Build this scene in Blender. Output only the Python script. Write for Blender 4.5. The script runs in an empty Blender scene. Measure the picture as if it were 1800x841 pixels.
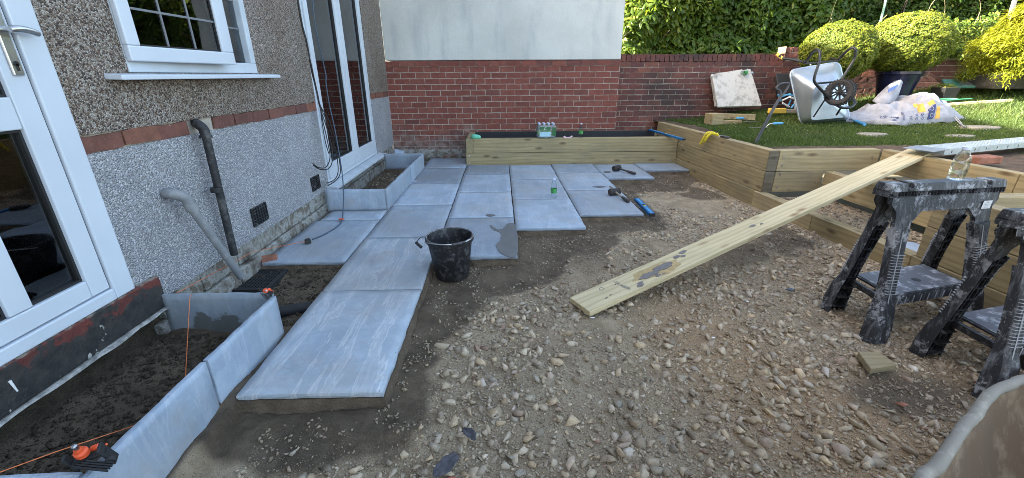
import bpy, bmesh, math, random
import numpy as np
from mathutils import Matrix, Vector, Quaternion

SC = bpy.context.scene
COL = SC.collection
R_ = random.Random(7)
NP = np.random.RandomState(11)
PI = math.pi
sin, cos, rad = math.sin, math.cos, math.radians

# ------------------------------------------------------------------ camera
cam_d = bpy.data.cameras.new('camera')
cam = bpy.data.objects.new('camera', cam_d); COL.objects.link(cam); SC.camera = cam
CR, CD, CF = [[0.999614, -0.027221, -0.005504], [-0.014936, -0.359855, -0.932888], [0.023413, 0.932611, -0.360123]]
cam.matrix_world = Matrix(((CR[0], -CD[0], -CF[0], 0), (CR[1], -CD[1], -CF[1], 0), (CR[2], -CD[2], -CF[2], 1.2157), (0, 0, 0, 1)))
cam_d.sensor_width = 36; cam_d.lens = 14.954; cam_d.clip_start = .02; cam_d.clip_end = 500

# ------------------------------------------------------------------ light
SUN_EL, SUN_AZ = rad(29.8), rad(-94)      # azimuth clockwise from +Y
wd = bpy.data.worlds.new('World'); SC.world = wd; wd.use_nodes = True
wn = wd.node_tree.nodes; wl = wd.node_tree.links
sky = wn.new('ShaderNodeTexSky'); sky.sky_type = 'NISHITA'; sky.sun_disc = False
sky.sun_elevation = SUN_EL; sky.sun_rotation = SUN_AZ
sky.air_density = .65; sky.dust_density = 2.5; sky.ozone_density = 1.0
bg = wn['Background']; bg.inputs['Strength'].default_value = .15
tint = wn.new('ShaderNodeMix'); tint.data_type = 'RGBA'; tint.blend_type = 'MULTIPLY'; tint.inputs[0].default_value = 1; tint.inputs[7].default_value = (1.14, 1.0, .80, 1)   # camera white balance for the shade
wl.new(sky.outputs[0], tint.inputs[6]); wl.new(tint.outputs[2], bg.inputs['Color'])
sd = bpy.data.lights.new('sun', 'SUN'); sd.energy = 4.2; sd.angle = rad(.6); sd.color = (1, .93, .80)
sun = bpy.data.objects.new('sun', sd); COL.objects.link(sun)
sdir = Vector((sin(SUN_AZ) * cos(SUN_EL), cos(SUN_AZ) * cos(SUN_EL), sin(SUN_EL)))
sun.rotation_euler = sdir.to_track_quat('Z', 'Y').to_euler()
SC.view_settings.view_transform = 'Standard'; SC.view_settings.look = 'None'
SC.view_settings.exposure = 3.17; SC.view_settings.gamma = 1
SC.cycles.filter_width = .85; SC.cycles.use_adaptive_sampling = False; SC.cycles.max_bounces = 8; SC.cycles.use_denoising = True; SC.cycles.denoising_prefilter = 'NONE'

# ------------------------------------------------------------------ mesh helpers
def link(o, parent=None):
    COL.objects.link(o)
    if parent is not None: o.parent = parent
    return o
def new_mesh(name, v, f, mat=None, smooth=False, cols=None):
    v = np.asarray(v, dtype=np.float32).reshape(-1, 3)
    me = bpy.data.meshes.new(name)
    if isinstance(f, np.ndarray):
        n, k = f.shape
        me.vertices.add(len(v)); me.vertices.foreach_set('co', v.ravel())
        me.loops.add(n * k); me.loops.foreach_set('vertex_index', f.astype(np.int32).ravel())
        me.polygons.add(n); me.polygons.foreach_set('loop_start', np.arange(0, n * k, k, dtype=np.int32))
        me.update(calc_edges=True)
    else:
        me.from_pydata([tuple(map(float, p)) for p in v], [], f)
    if cols is not None:
        at = me.attributes.new('Col', 'FLOAT_COLOR', 'POINT')
        at.data.foreach_set('color', np.asarray(cols, dtype=np.float32).ravel())
    if mat: me.materials.append(mat)
    if smooth: me.polygons.foreach_set('use_smooth', np.ones(len(me.polygons), dtype=bool))
    me.update()
    return me
def mobj(name, me, parent=None, loc=None):
    o = bpy.data.objects.new(name, me)
    if loc: o.location = loc
    return link(o, parent)
def tag(o, label=None, cat=None, group=None, kind=None):
    if label: o['label'] = label
    if cat: o['category'] = cat
    if group: o['group'] = group
    if kind: o['kind'] = kind
    return o
def thing(name, label, cat, group=None, loc=(0, 0, 0), rz=0):
    o = bpy.data.objects.new(name, None); o.empty_display_size = .1
    o.location = loc; o.rotation_euler = (0, 0, rz); link(o)
    return tag(o, label, cat, group)
def vnoise(x, y, seed=0):
    """value noise, vectorised"""
    x = np.asarray(x, float); y = np.asarray(y, float)
    xi = np.floor(x).astype(np.int64); yi = np.floor(y).astype(np.int64)
    fx = x - xi; fy = y - yi; fx = fx * fx * (3 - 2 * fx); fy = fy * fy * (3 - 2 * fy)
    def h(a, b):
        n = (a * 374761393 + b * 668265263 + seed * 1442695041) & 0x7fffffff
        n = ((n ^ (n >> 13)) * 1274126177) & 0x7fffffff
        return ((n ^ (n >> 16)) & 0xffff) / 65535.0
    return (h(xi, yi) * (1 - fx) + h(xi + 1, yi) * fx) * (1 - fy) + (h(xi, yi + 1) * (1 - fx) + h(xi + 1, yi + 1) * fx) * fy
def fbm(x, y, o=4, seed=0):
    s = 0; a = .5; t = 0
    for i in range(o):
        s = s + a * vnoise(np.asarray(x) * 2 ** i, np.asarray(y) * 2 ** i, seed + i); t += a; a *= .5
    return s / t
def align(p, q):
    """matrix whose Z runs from p to q, origin p"""
    p, q = Vector(p), Vector(q)
    return Matrix.Translation(p) @ (q - p).to_track_quat('Z', 'Y').to_matrix().to_4x4()
class MB:
    def __init__(s): s.v = []; s.f = []
    def add(s, vs, fs, M=None):
        n = len(s.v)
        if M is not None: vs = [M @ Vector(p) for p in vs]
        s.v += [tuple(p) for p in vs]; s.f += [tuple(i + n for i in f) for f in fs]
        return s
    def box(s, a, b, M=None):
        (x0, y0, z0), (x1, y1, z1) = a, b
        return s.add([(x0, y0, z0), (x1, y0, z0), (x1, y1, z0), (x0, y1, z0), (x0, y0, z1), (x1, y0, z1), (x1, y1, z1), (x0, y1, z1)],
                     [(0, 3, 2, 1), (4, 5, 6, 7), (0, 1, 5, 4), (1, 2, 6, 5), (2, 3, 7, 6), (3, 0, 4, 7)], M)
    def hexa(s, lo, hi):
        """lo, hi: four points each, same winding (counter-clockwise from above)"""
        return s.add(list(lo) + list(hi), [(0, 3, 2, 1), (4, 5, 6, 7), (0, 1, 5, 4), (1, 2, 6, 5), (2, 3, 7, 6), (3, 0, 4, 7)])
    def bar(s, p, q, w, h, w2=None, h2=None, up=(0, 0, 1)):
        """tapered rectangular bar from p to q"""
        p, q = Vector(p), Vector(q); d = (q - p).normalized(); u = Vector(up)
        a = d.cross(u)
        if a.length < 1e-3: a = d.cross(Vector((1, 0, 0)))
        a.normalize(); b = a.cross(d).normalized()
        w2 = w if w2 is None else w2; h2 = h if h2 is None else h2
        A = [p + a * w / 2 * i + b * h / 2 * j for i, j in ((-1, -1), (1, -1), (1, 1), (-1, 1))]
        B = [q + a * w2 / 2 * i + b * h2 / 2 * j for i, j in ((-1, -1), (1, -1), (1, 1), (-1, 1))]
        return s.add(A + B, [(0, 3, 2, 1), (4, 5, 6, 7), (0, 1, 5, 4), (1, 2, 6, 5), (2, 3, 7, 6), (3, 0, 4, 7)])
    def tube(s, pts, r, n=8, cap=True, closed=False):
        pts = [Vector(p) for p in pts]; m = len(pts)
        rr = r if isinstance(r, (list, tuple)) else [r] * m
        base = len(s.v); ref = None
        for i, p in enumerate(pts):
            if closed: t = pts[(i + 1) % m] - pts[i - 1]
            else: t = pts[min(i + 1, m - 1)] - pts[max(i - 1, 0)]
            t.normalize()
            if ref is None:
                ref = t.orthogonal().normalized()
            ref = (ref - t * ref.dot(t)).normalized(); b = t.cross(ref)
            for k in range(n):
                a = 2 * PI * k / n
                s.v.append(tuple(p + ref * cos(a) * rr[i] + b * sin(a) * rr[i]))
        for i in range(m if closed else m - 1):
            j = (i + 1) % m
            for k in range(n):
                l = (k + 1) % n
                s.f.append((base + i * n + k, base + i * n + l, base + j * n + l, base + j * n + k))
        if cap and not closed:
            s.f.append(tuple(base + k for k in range(n))[::-1]); s.f.append(tuple(base + (m - 1) * n + k for k in range(n)))
        return s
    def lathe(s, prof, n=24, M=None, cap=True):
        vs = []; fs = []
        for r, z in prof:
            for k in range(n): vs.append((r * cos(2 * PI * k / n), r * sin(2 * PI * k / n), z))
        for i in range(len(prof) - 1):
            for k in range(n):
                l = (k + 1) % n; fs.append((i * n + k, i * n + l, (i + 1) * n + l, (i + 1) * n + k))
        if cap: fs.append(tuple(range(n))[::-1]); fs.append(tuple((len(prof) - 1) * n + k for k in range(n)))
        return s.add(vs, fs, M)
    def prism(s, poly, z0, z1, M=None):
        n = len(poly)
        vs = [(x, y, z0) for x, y in poly] + [(x, y, z1) for x, y in poly]
        fs = [tuple(range(n))[::-1], tuple(range(n, 2 * n))] + [(i, (i + 1) % n, n + (i + 1) % n, n + i) for i in range(n)]
        return s.add(vs, fs, M)
    def build(s, name, mat, parent=None, smooth=False, bevel=0, seg=1):
        me = bpy.data.meshes.new(name); me.from_pydata(s.v, [], s.f)
        bm = bmesh.new(); bm.from_mesh(me)
        if bevel:
            es = [e for e in bm.edges if len(e.link_faces) == 2 and e.calc_face_angle(0) > .5]
            bmesh.ops.bevel(bm, geom=es, offset=bevel, segments=seg, affect='EDGES', clamp_overlap=True, profile=.5)
        bmesh.ops.recalc_face_normals(bm, faces=bm.faces)
        bm.to_mesh(me); bm.free()
        if smooth:
            me.polygons.foreach_set('use_smooth', np.ones(len(me.polygons), dtype=bool))
            if smooth == 'a': me.set_sharp_from_angle(angle=rad(38))
        me.materials.append(mat); me.update()
        return link(bpy.data.objects.new(name, me), parent)
def curve_pts(pts, n=8, closed=False):
    """Catmull-Rom through pts"""
    P = [Vector(p) for p in pts]; out = []; m = len(P)
    rng = range(m if closed else m - 1)
    for i in rng:
        a, b, c, d = (P[(i - 1) % m], P[i], P[(i + 1) % m], P[(i + 2) % m]) if closed else (P[max(i - 1, 0)], P[i], P[i + 1], P[min(i + 2, m - 1)])
        for k in range(n):
            t = k / n
            out.append(.5 * ((2 * b) + (c - a) * t + (2 * a - 5 * b + 4 * c - d) * t * t + (3 * b - a - 3 * c + d) * t ** 3))
    if not closed: out.append(P[-1])
    return out

# ------------------------------------------------------------------ material helpers
class N:
    def __init__(s, name, rough=.7, spec=.5, metal=0):
        s.m = bpy.data.materials.new(name); s.m.use_nodes = True
        s.t = s.m.node_tree; s.n = s.t.nodes; s.l = s.t.links
        s.b = s.n['Principled BSDF']; s.out = s.n['Material Output']
        s.b.inputs['Roughness'].default_value = rough; s.b.inputs['Metallic'].default_value = metal
        s.b.inputs['Specular IOR Level'].default_value = spec
        s.tc = s.n.new('ShaderNodeTexCoord'); s.oi = None
    def put(s, sock, v):
        if hasattr(v, 'is_linked') or hasattr(v, 'links'): s.l.new(v, sock)
        elif isinstance(v, tuple) and len(v) == 3 and len(getattr(sock, 'default_value', (0,) * 3)) == 4: sock.default_value = (*v, 1)
        else: sock.default_value = v
        return s
    def set(s, **k):
        for a, v in k.items():
            s.put(s.b.inputs[{'col': 'Base Color', 'rough': 'Roughness', 'metal': 'Metallic', 'trans': 'Transmission Weight', 'alpha': 'Alpha', 'ior': 'IOR', 'nor': 'Normal', 'coat': 'Coat Weight', 'sub': 'Subsurface Weight'}[a]], v)
        return s
    def rnd(s):
        if not s.oi: s.oi = s.n.new('ShaderNodeObjectInfo')
        return s.oi.outputs['Random']
    def co(s, scale=(1, 1, 1), rot=(0, 0, 0), rand=0, src='Object'):
        m = s.n.new('ShaderNodeMapping'); m.inputs['Scale'].default_value = scale; m.inputs['Rotation'].default_value = rot
        s.l.new(s.tc.outputs[src], m.inputs['Vector'])
        if rand:
            x = s.n.new('ShaderNodeMath'); x.operation = 'MULTIPLY'; x.inputs[1].default_value = rand
            s.l.new(s.rnd(), x.inputs[0]); s.l.new(x.outputs[0], m.inputs['Location'])
        return m.outputs[0]
    def noise(s, scale, detail=4, rough=.55, vec=None, dist=0):
        n = s.n.new('ShaderNodeTexNoise'); n.inputs['Scale'].default_value = scale; n.inputs['Detail'].default_value = detail
        n.inputs['Roughness'].default_value = rough; n.inputs['Distortion'].default_value = dist
        s.l.new(vec if vec is not None else s.tc.outputs['Object'], n.inputs['Vector']); return n.outputs['Fac']
    def voro(s, scale, vec=None, feature='F1', out='Distance', rnd=1):
        n = s.n.new('ShaderNodeTexVoronoi'); n.inputs['Scale'].default_value = scale; n.feature = feature
        n.inputs['Randomness'].default_value = rnd
        s.l.new(vec if vec is not None else s.tc.outputs['Object'], n.inputs['Vector']); return n.outputs[out]
    def wave(s, scale, dist, vec=None, dscale=1, typ='RINGS', d='X'):
        n = s.n.new('ShaderNodeTexWave'); n.wave_type = typ; n.inputs['Scale'].default_value = scale; n.inputs['Distortion'].default_value = dist
        n.inputs['Detail'].default_value = 3; n.inputs['Detail Scale'].default_value = dscale
        if typ == 'RINGS': n.rings_direction = d
        else: n.bands_direction = d
        s.l.new(vec if vec is not None else s.tc.outputs['Object'], n.inputs['Vector']); return n.outputs['Fac']
    def ramp(s, fac, stops, interp='LINEAR'):
        r = s.n.new('ShaderNodeValToRGB'); r.color_ramp.interpolation = interp; e = r.color_ramp.elements
        while len(e) < len(stops): e.new(.5)
        for i, (p, c) in enumerate(stops):
            e[i].position = p; e[i].color = (*c, 1) if isinstance(c, tuple) else (c, c, c, 1)
        s.l.new(fac, r.inputs[0]); return r.outputs[0]
    def mix(s, fac, a, b, mode='MIX'):
        n = s.n.new('ShaderNodeMix'); n.data_type = 'RGBA'; n.blend_type = mode
        s.put(n.inputs[0], fac); s.put(n.inputs[6], a); s.put(n.inputs[7], b); return n.outputs[2]
    def math(s, op, a, b=0.):
        n = s.n.new('ShaderNodeMath'); n.operation = op; s.put(n.inputs[0], a); s.put(n.inputs[1], b); return n.outputs[0]
    def maprange(s, v, a, b, c, d):
        n = s.n.new('ShaderNodeMapRange'); s.l.new(v, n.inputs[0])
        for i, x in enumerate((a, b, c, d)): n.inputs[i + 1].default_value = x
        return n.outputs[0]
    def bump(s, h, strength=.5, dist=.01, nor=None):
        n = s.n.new('ShaderNodeBump'); n.inputs['Strength'].default_value = strength; n.inputs['Distance'].default_value = dist
        s.l.new(h, n.inputs['Height'])
        if nor is not None: s.l.new(nor, n.inputs['Normal'])
        return n.outputs[0]
    def attr(s, name='Col'):
        n = s.n.new('ShaderNodeAttribute'); n.attribute_name = name; return n.outputs['Color']
    def sep(s, v, i):
        n = s.n.new('ShaderNodeSeparateXYZ'); s.l.new(v, n.inputs[0]); return n.outputs[i]

def plain(name, col, rough=.6, metal=0, var=.12, scale=30, bump=.15, spec=.5):
    k = N(name, rough, spec, metal)
    n = k.noise(scale, 5); lo = tuple(c * (1 - var) for c in col); hi = tuple(min(1, c * (1 + var)) for c in col)
    k.set(col=k.ramp(n, [(.3, lo), (.7, hi)]))
    if bump: k.set(nor=k.bump(k.noise(scale * 4, 3), bump, .002))
    return k.m

# masonry -------------------------------------------------------------------------------
k = N('pebbledash', .75)
c = k.voro(140, out='Color'); d = k.voro(140, out='Distance'); e = k.voro(140, feature='DISTANCE_TO_EDGE')
cc = k.ramp(k.sep(c, 0), [(0, (.09, .07, .055)), (.14, (.22, .15, .11)), (.32, (.30, .24, .19)), (.5, (.38, .33, .28)), (.66, (.47, .43, .38)), (.82, (.52, .49, .45)), (1, (.62, .60, .57))], 'CONSTANT')
ed = k.ramp(e, [(.02, 1.), (.10, 0.)])
cc = k.mix(k.math('MULTIPLY', ed, .7), cc, (.15, .115, .09))
grime = k.ramp(k.noise(1.3, 5), [(.38, (.80, .76, .70)), (.62, (1, 1, 1))])
k.set(col=k.mix(1., cc, grime, 'MULTIPLY'))
k.set(nor=k.bump(k.math('ADD', k.ramp(d, [(0, 1.), (.75, 0.)]), k.math('MULTIPLY', k.sep(c, 1), .8)), 1., .009)); PEBBLE = k.m
k = N('roughcast', .85)
d = k.voro(130); n = k.noise(70, 4)
c1 = k.ramp(k.noise(2.2, 6), [(.3, (.31, .315, .335)), (.7, (.40, .405, .425))])
c2 = k.mix(k.ramp(k.sep(k.voro(140, out='Color'), 0), [(.0, .85), (.22, .6), (.30, 0.), (1, 0.)]), c1, (.25, .245, .245)); c2 = k.mix(k.ramp(k.sep(k.voro(150, out='Color'), 1), [(.75, 0.), (.85, .7)]), c2, (.64, .64, .65))
k.set(col=c2, nor=k.bump(k.math('ADD', k.ramp(d, [(0, 1.), (.8, 0.)]), n), 1., .011)); ROUGH = k.m
k = N('painted_render', .8)
n1 = k.noise(1.2, 7, .65); n2 = k.noise(1, 5, .6, k.co((5, 5, .9)))
c1 = k.ramp(n1, [(.35, (.50, .51, .475)), (.6, (.60, .61, .57))]); c2 = k.mix(k.ramp(n2, [(.52, 0.), (.72, .55)]), c1, (.35, .385, .395))
k.set(col=c2, nor=k.bump(k.math('ADD', k.noise(5, 6), k.noise(60, 4)), .35, .008)); RENDER = k.m
def brickmat(name, stops, soot=.0, cs=1.):
    k = N(name, .85); n = k.noise(22, 6, .65, k.co(rand=50)); r = k.rnd()
    base = k.ramp(r, stops)
    v = k.ramp(n, [(.3, (.72, .70, .70)), (.7, (1.15, 1.12, 1.1))])
    c1 = k.mix(1., base, v, 'MULTIPLY')
    n3 = k.noise(70, 3, .6, k.co(rand=9)); c1 = k.mix(k.ramp(n3, [(.66, 0.), (.74, .55)]), c1, (.50, .42, .36))
    if soot:
        w = k.n.new('ShaderNodeNewGeometry'); n2 = k.noise(1.6, 5, .6, w.outputs['Position'])
        c1 = k.mix(k.ramp(n2, [(.42, 0.), (.62, soot)]), c1, (.035, .028, .026))
    g = k.n.new('ShaderNodeNewGeometry'); zz = k.sep(g.outputs['Position'], 2); nn = k.noise(3, 6, .7, g.outputs['Position'])
    f = k.ramp(k.math('ADD', k.maprange(zz, .05, .75, .34, -.25), nn), [(.56, 0.), (.72, .55)]); c1 = k.mix(f, c1, k.ramp(k.noise(11, 5, .7, g.outputs['Position']), [(.4, (.10, .085, .07)), (.6, (.36, .33, .29))]))
    k.set(col=c1, nor=k.bump(k.noise(130, 4, .7, k.co(rand=20)), .8, .005)); return k.m
BRICK = brickmat('red_brick', [(0, (.17, .054, .040)), (.3, (.225, .070, .050)), (.6, (.195, .060, .044)), (.85, (.24, .085, .06)), (1, (.14, .05, .042))])
BRICK_OLD = brickmat('old_brick', [(0, (.13, .05, .042)), (.4, (.20, .065, .05)), (.7, (.11, .045, .04)), (1, (.24, .09, .06))], .85)
BRICK_BAND = brickmat('band_brick', [(0, (.17, .068, .048)), (.5, (.115, .048, .038)), (.8, (.22, .09, .055)), (1, (.14, .058, .045))])
MORTAR = plain('lime_mortar', (.40, .36, .31), .9, 0, .25, 25, .6)
MORTAR_OLD = plain('old_mortar', (.36, .32, .27), .9, 0, .35, 15, .6)
CONC = plain('concrete', (.24, .22, .18), .9, 0, .3, 9, .7)
k = N('mossy_plinth', .9)
n = k.noise(6, 7, .7); n2 = k.noise(14, 5, .7, k.co(rand=3))
c1 = k.ramp(n, [(.30, (.05, .04, .035)), (.42, (.17, .15, .12)), (.52, (.34, .34, .31)), (.60, (.14, .11, .08)), (.72, (.30, .29, .26))])
c1 = k.mix(k.ramp(n2, [(.60, 0.), (.68, .8)]), c1, (.10, .12, .045))
k.set(col=c1, nor=k.bump(k.noise(25, 7, .7), 1., .02)); PLINTH = k.m
k = N('peeling_paint', .62)
n = k.noise(7, 7, .72); z = k.sep(k.tc.outputs['Object'], 2)
hz = k.maprange(z, .12, .29, -.25, .085)
red = k.ramp(k.math('ADD', n, hz), [(.53, 0.), (.545, 1.)])
c1 = k.mix(red, k.ramp(k.noise(20, 5), [(.3, (.012, .012, .013)), (.8, (.05, .045, .04))]), k.ramp(k.noise(12, 4), [(.3, (.075, .018, .015)), (.7, (.135, .032, .024))]))
c1 = k.mix(k.ramp(k.noise(18, 3, .5, k.co((1, 1, .6), rand=2)), [(.70, 0.), (.715, 1.)]), c1, (.42, .40, .36))
top = k.ramp(k.math('ADD', k.maprange(z, .26, .31, 0, .6), k.math('MULTIPLY', k.noise(30, 4), .5)), [(.62, 0.), (.70, 1.)])
c1 = k.mix(top, c1, (.19, .16, .13))
k.set(col=c1, nor=k.bump(k.noise(18, 7, .7), .8, .012)); PEEL = k.m
# stone slabs --------------------------------------------------------------------------
def slabmat(name, tint=(1, 1, 1), wet=False, vein=.26):
    k = N(name, .55, .4)
    v = k.co((1, 1, 1), (0, 0, .5), rand=30)
    warp = k.noise(1.7, 5, .6, v)
    st = k.noise(1, 6, .62, k.co((9, 1.1, 2), (0, 0, -.45), rand=17), .35)
    cl = k.noise(4, 7, .65, v, .6)
    base = k.ramp(cl, [(.3, tuple(a * b for a, b in zip((.22, .275, .335), tint))), (.7, tuple(a * b for a, b in zip((.32, .385, .455), tint)))])
    c1 = k.mix(k.ramp(st, [(.50, 0.), (.525, vein), (.55, .04), (.60, vein * .5), (.64, 0.)]), base, tuple(a * b for a, b in zip((.56, .58, .60), tint)))
    c1 = k.mix(k.ramp(k.noise(26, 5, .7, v), [(.60, 0.), (.72, .35)]), c1, (.50, .53, .56))
    c1 = k.mix(k.ramp(k.noise(9, 6, .7, v), [(.52, 0.), (.7, .45)]), c1, (.42, .48, .54)); c1 = k.mix(k.ramp(k.noise(1.3, 3, .6, v), [(.5, 0.), (.62, .35)]), c1, (.185, .225, .27)); c1 = k.mix(k.ramp(warp, [(.45, 0.), (.7, .4)]), c1, tuple(a * b for a, b in zip((.30, .285, .255), tint)))
    dm = k.noise(2.6, 7, .75, k.co(rand=13)); c1 = k.mix(k.ramp(dm, [(.54, 0.), (.64, .28)]), c1, (.27, .235, .18)); br = k.ramp(k.rnd(), [(0, .82), (.5, 1.05), (1, 1.25)]); c1 = k.mix(1., c1, br, 'MULTIPLY')
    if wet:
        w = k.noise(3.0, 6, .6, k.co((1, 1, 1.2), rand=5)); zz = k.sep(k.tc.outputs['Object'], 1)
        xx = k.math('ABSOLUTE', k.math('ADD', k.sep(k.tc.outputs['Object'], 0), -.30))
        f = k.math('SUBTRACT', k.math('SUBTRACT', k.math('MULTIPLY', w, 1.15), k.math('MULTIPLY', zz, 1.35)), k.math('MULTIPLY', xx, 1.1))
        c1 = k.mix(k.ramp(f, [(.25, 0.), (.28, .8)]), c1, (.085, .08, .065))
    k.set(col=c1, rough=k.ramp(cl, [(.3, .5), (.7, .68)]))
    k.set(nor=k.bump(k.math('ADD', k.math('MULTIPLY', st, .8), k.math('ADD', cl, k.math('MULTIPLY', k.noise(60, 5, .7, v), .25))), .6, .007)); return k.m
SLAB = slabmat('sandstone_slab'); SLAB_V = slabmat('sandstone_slab_veined', (1.02, .99, .95), vein=.55); SLAB_UP = slabmat('sandstone_upright', (1.0, 1.0, 1.02)); SLAB_WET = slabmat('sandstone_wet', (1.0, .98, .93), True)
# timber -------------------------------------------------------------------------------
def timber(name, c0, c1_, knot, wea=.4, sc=1.):
    k = N(name, .75, .3)
    v = k.co((1, 1, 1), rand=40)
    gr = k.noise(1, 6, .65, k.co((1.1, 8, 8), rand=40), 1.6)
    fi = k.noise(1, 4, .7, k.co((6, 160, 160), rand=11))
    ringv = k.co((.35, 3.2, 3.2), rand=40); ring = k.wave(3.2, 7.5, ringv, 1.1)
    a = k.ramp(gr, [(.28, c0), (.72, c1_)])
    a = k.mix(k.ramp(ring, [(.0, .0), (.5, .06), (.95, .38)]), a, tuple(x * .62 for x in c0))
    a = k.mix(k.ramp(fi, [(.35, .16), (.6, 0.)]), a, tuple(x * .6 for x in c0))
    kn = k.voro(1, k.co((3.1, 9, 9), rand=23)); a = k.mix(k.ramp(kn, [(.05, .9), (.13, .55), (.22, 0.)]), a, knot)
    a = k.mix(k.ramp(k.noise(2.2, 5, .6, v), [(.45, 0.), (.72, wea)]), a, (.17, .155, .12))
    a = k.mix(1., a, k.ramp(k.rnd(), [(0, .82), (1, 1.12)]), 'MULTIPLY')
    k.set(col=a, nor=k.bump(k.math('ADD', fi, gr), .35, .003)); return k.m
SLEEPER = timber('treated_sleeper', (.295, .235, .122), (.46, .37, .20), (.12, .075, .04), .45)
SLEEPER_DARK = timber('damp_sleeper', (.10, .085, .06), (.17, .14, .09), (.04, .03, .02), .7)
PLANK = timber('sawn_plank', (.54, .445, .25), (.70, .59, .365), (.26, .16, .08), .12)
ENDG = plain('end_grain', (.46, .40, .29), .85, 0, .25, 14, .4)
# loose ground ------------------------------------------------------------------------
k = N('ground_fines', .95, .2)
a = k.attr(); wet = k.sep(a, 0); sandy = k.sep(a, 1)
n1 = k.noise(7, 8, .7); n2 = k.noise(120, 5, .75); n3 = k.noise(2, 5, .6)
dry = k.ramp(n1, [(.28, (.24, .178, .108)), (.5, (.45, .355, .235)), (.72, (.62, .515, .365))])
dry = k.mix(k.math('MULTIPLY', sandy, .75), dry, (.52, .33, .17))
dry = k.mix(k.ramp(k.noise(230, 3, .7), [(.52, 0.), (.62, .7)]), dry, (.43, .36, .27)); dry = k.mix(k.ramp(k.noise(190, 3, .7), [(.36, .6), (.44, 0.)]), dry, (.10, .075, .05))
w = k.ramp(n1, [(.3, (.085, .064, .044)), (.7, (.21, .162, .112))])
cc = k.mix(k.ramp(k.math('ADD', wet, k.math('MULTIPLY', k.math('SUBTRACT', n1, .5), 1.1)), [(.2, 0.), (.8, 1.)]), dry, w)
k.set(col=cc, rough=k.ramp(wet, [(.4, .95), (.8, .8)]), nor=k.bump(k.math('ADD', k.math('MULTIPLY', n1, 2.), n2), 1., .018)); FINES = k.m
k = N('mortar_bed', .9, .3); n1 = k.noise(9, 7, .7)
k.set(col=k.ramp(n1, [(.3, (.09, .068, .046)), (.7, (.21, .16, .108))]), nor=k.bump(k.math('ADD', n1, k.noise(70, 6, .75)), 1., .02)); BED = k.m
k = N('bed_soil', .95, .2); n1 = k.noise(11, 7, .7)
k.set(col=k.ramp(n1, [(.3, (.055, .042, .029)), (.7, (.14, .108, .075))]), nor=k.bump(k.math('ADD', n1, k.noise(90, 5, .7)), 1., .02)); SOIL = k.m
STONE_STOPS = [(0, (.17, .14, .105)), (.14, (.43, .34, .22)), (.3, (.60, .50, .355)), (.45, (.36, .33, .27)), (.6, (.62, .46, .27)), (.74, (.30, .225, .15)), (.86, (.56, .48, .37)), (.97, (.30, .16, .11)), (1, (.80, .74, .63))]
def stonemat(name, src):
    k = N(name, .85, .3)
    b = k.attr() if src == 'attr' else k.ramp(k.rnd(), STONE_STOPS)
    n = k.noise(45, 6, .7, None if src == 'attr' else k.co(rand=20))
    c1 = k.mix(1., b, k.ramp(n, [(.28, .55), (.72, 1.2)]), 'MULTIPLY')
    c1 = k.mix(k.ramp(k.noise(18, 4, .6), [(.38, .12), (.68, .6)]), c1, (.42, .345, .25))
    k.set(col=c1, nor=k.bump(k.math('ADD', k.noise(160, 4, .7), k.noise(60, 4, .7)), .55, .003)); return k.m
STONE = stonemat('crushed_stone', 'attr'); STONE_I = stonemat('single_stone', 'rnd')
# plants ------------------------------------------------------------------------------
def leafmat(name, stops, tr=.35, rough=.45):
    k = N(name, rough, .4)
    a = k.attr(); c1 = k.ramp(k.sep(a, 0), stops)
    k.set(col=c1)
    t = k.n.new('ShaderNodeBsdfTranslucent'); ms = k.n.new('ShaderNodeMixShader'); ms.inputs[0].default_value = tr
    g = k.n.new('ShaderNodeGamma'); g.inputs[1].default_value = .8; k.l.new(c1, g.inputs[0])
    hs = k.mix(1., g.outputs[0], (1.0, 1.0, .35), 'MULTIPLY'); k.l.new(hs, t.inputs['Color'])
    k.l.new(k.b.outputs[0], ms.inputs[1]); k.l.new(t.outputs[0], ms.inputs[2]); k.l.new(ms.outputs[0], k.out.inputs['Surface']); return k.m
LEAF_HEDGE = leafmat('laurel_leaf', [(0, (.030, .065, .012)), (.5, (.07, .13, .018)), (.8, (.15, .21, .025)), (1, (.27, .28, .05))], .42)
LEAF_BOX = leafmat('box_leaf', [(0, (.035, .075, .012)), (.5, (.12, .165, .018)), (1, (.27, .28, .028))], .38)
LEAF_ACER = leafmat('maple_leaf', [(0, (.16, .20, .02)), (.5, (.26, .28, .025)), (1, (.36, .34, .04))], .45)
GRASS = leafmat('grass_blade', [(0, (.035, .065, .015)), (.5, (.065, .11, .022)), (.9, (.11, .15, .035)), (1, (.22, .20, .10))], .3, .6)
BARK = plain('bark', (.11, .085, .06), .9, 0, .4, 20, .8)
k = N('lawn_soil', .95, .2); n1 = k.noise(5, 7, .7)
g = k.sep(k.attr(), 0)
k.set(col=k.mix(k.ramp(k.math('ADD', g, k.math('MULTIPLY', k.math('SUBTRACT', n1, .5), .6)), [(.35, 0.), (.6, 1.)]), k.ramp(n1, [(.3, (.06, .043, .03)), (.7, (.16, .115, .08))]), k.ramp(k.noise(30, 4), [(.3, (.03, .045, .012)), (.7, (.06, .085, .022))])), nor=k.bump(k.noise(40, 6, .7), 1., .02)); TURF = k.m
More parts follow.
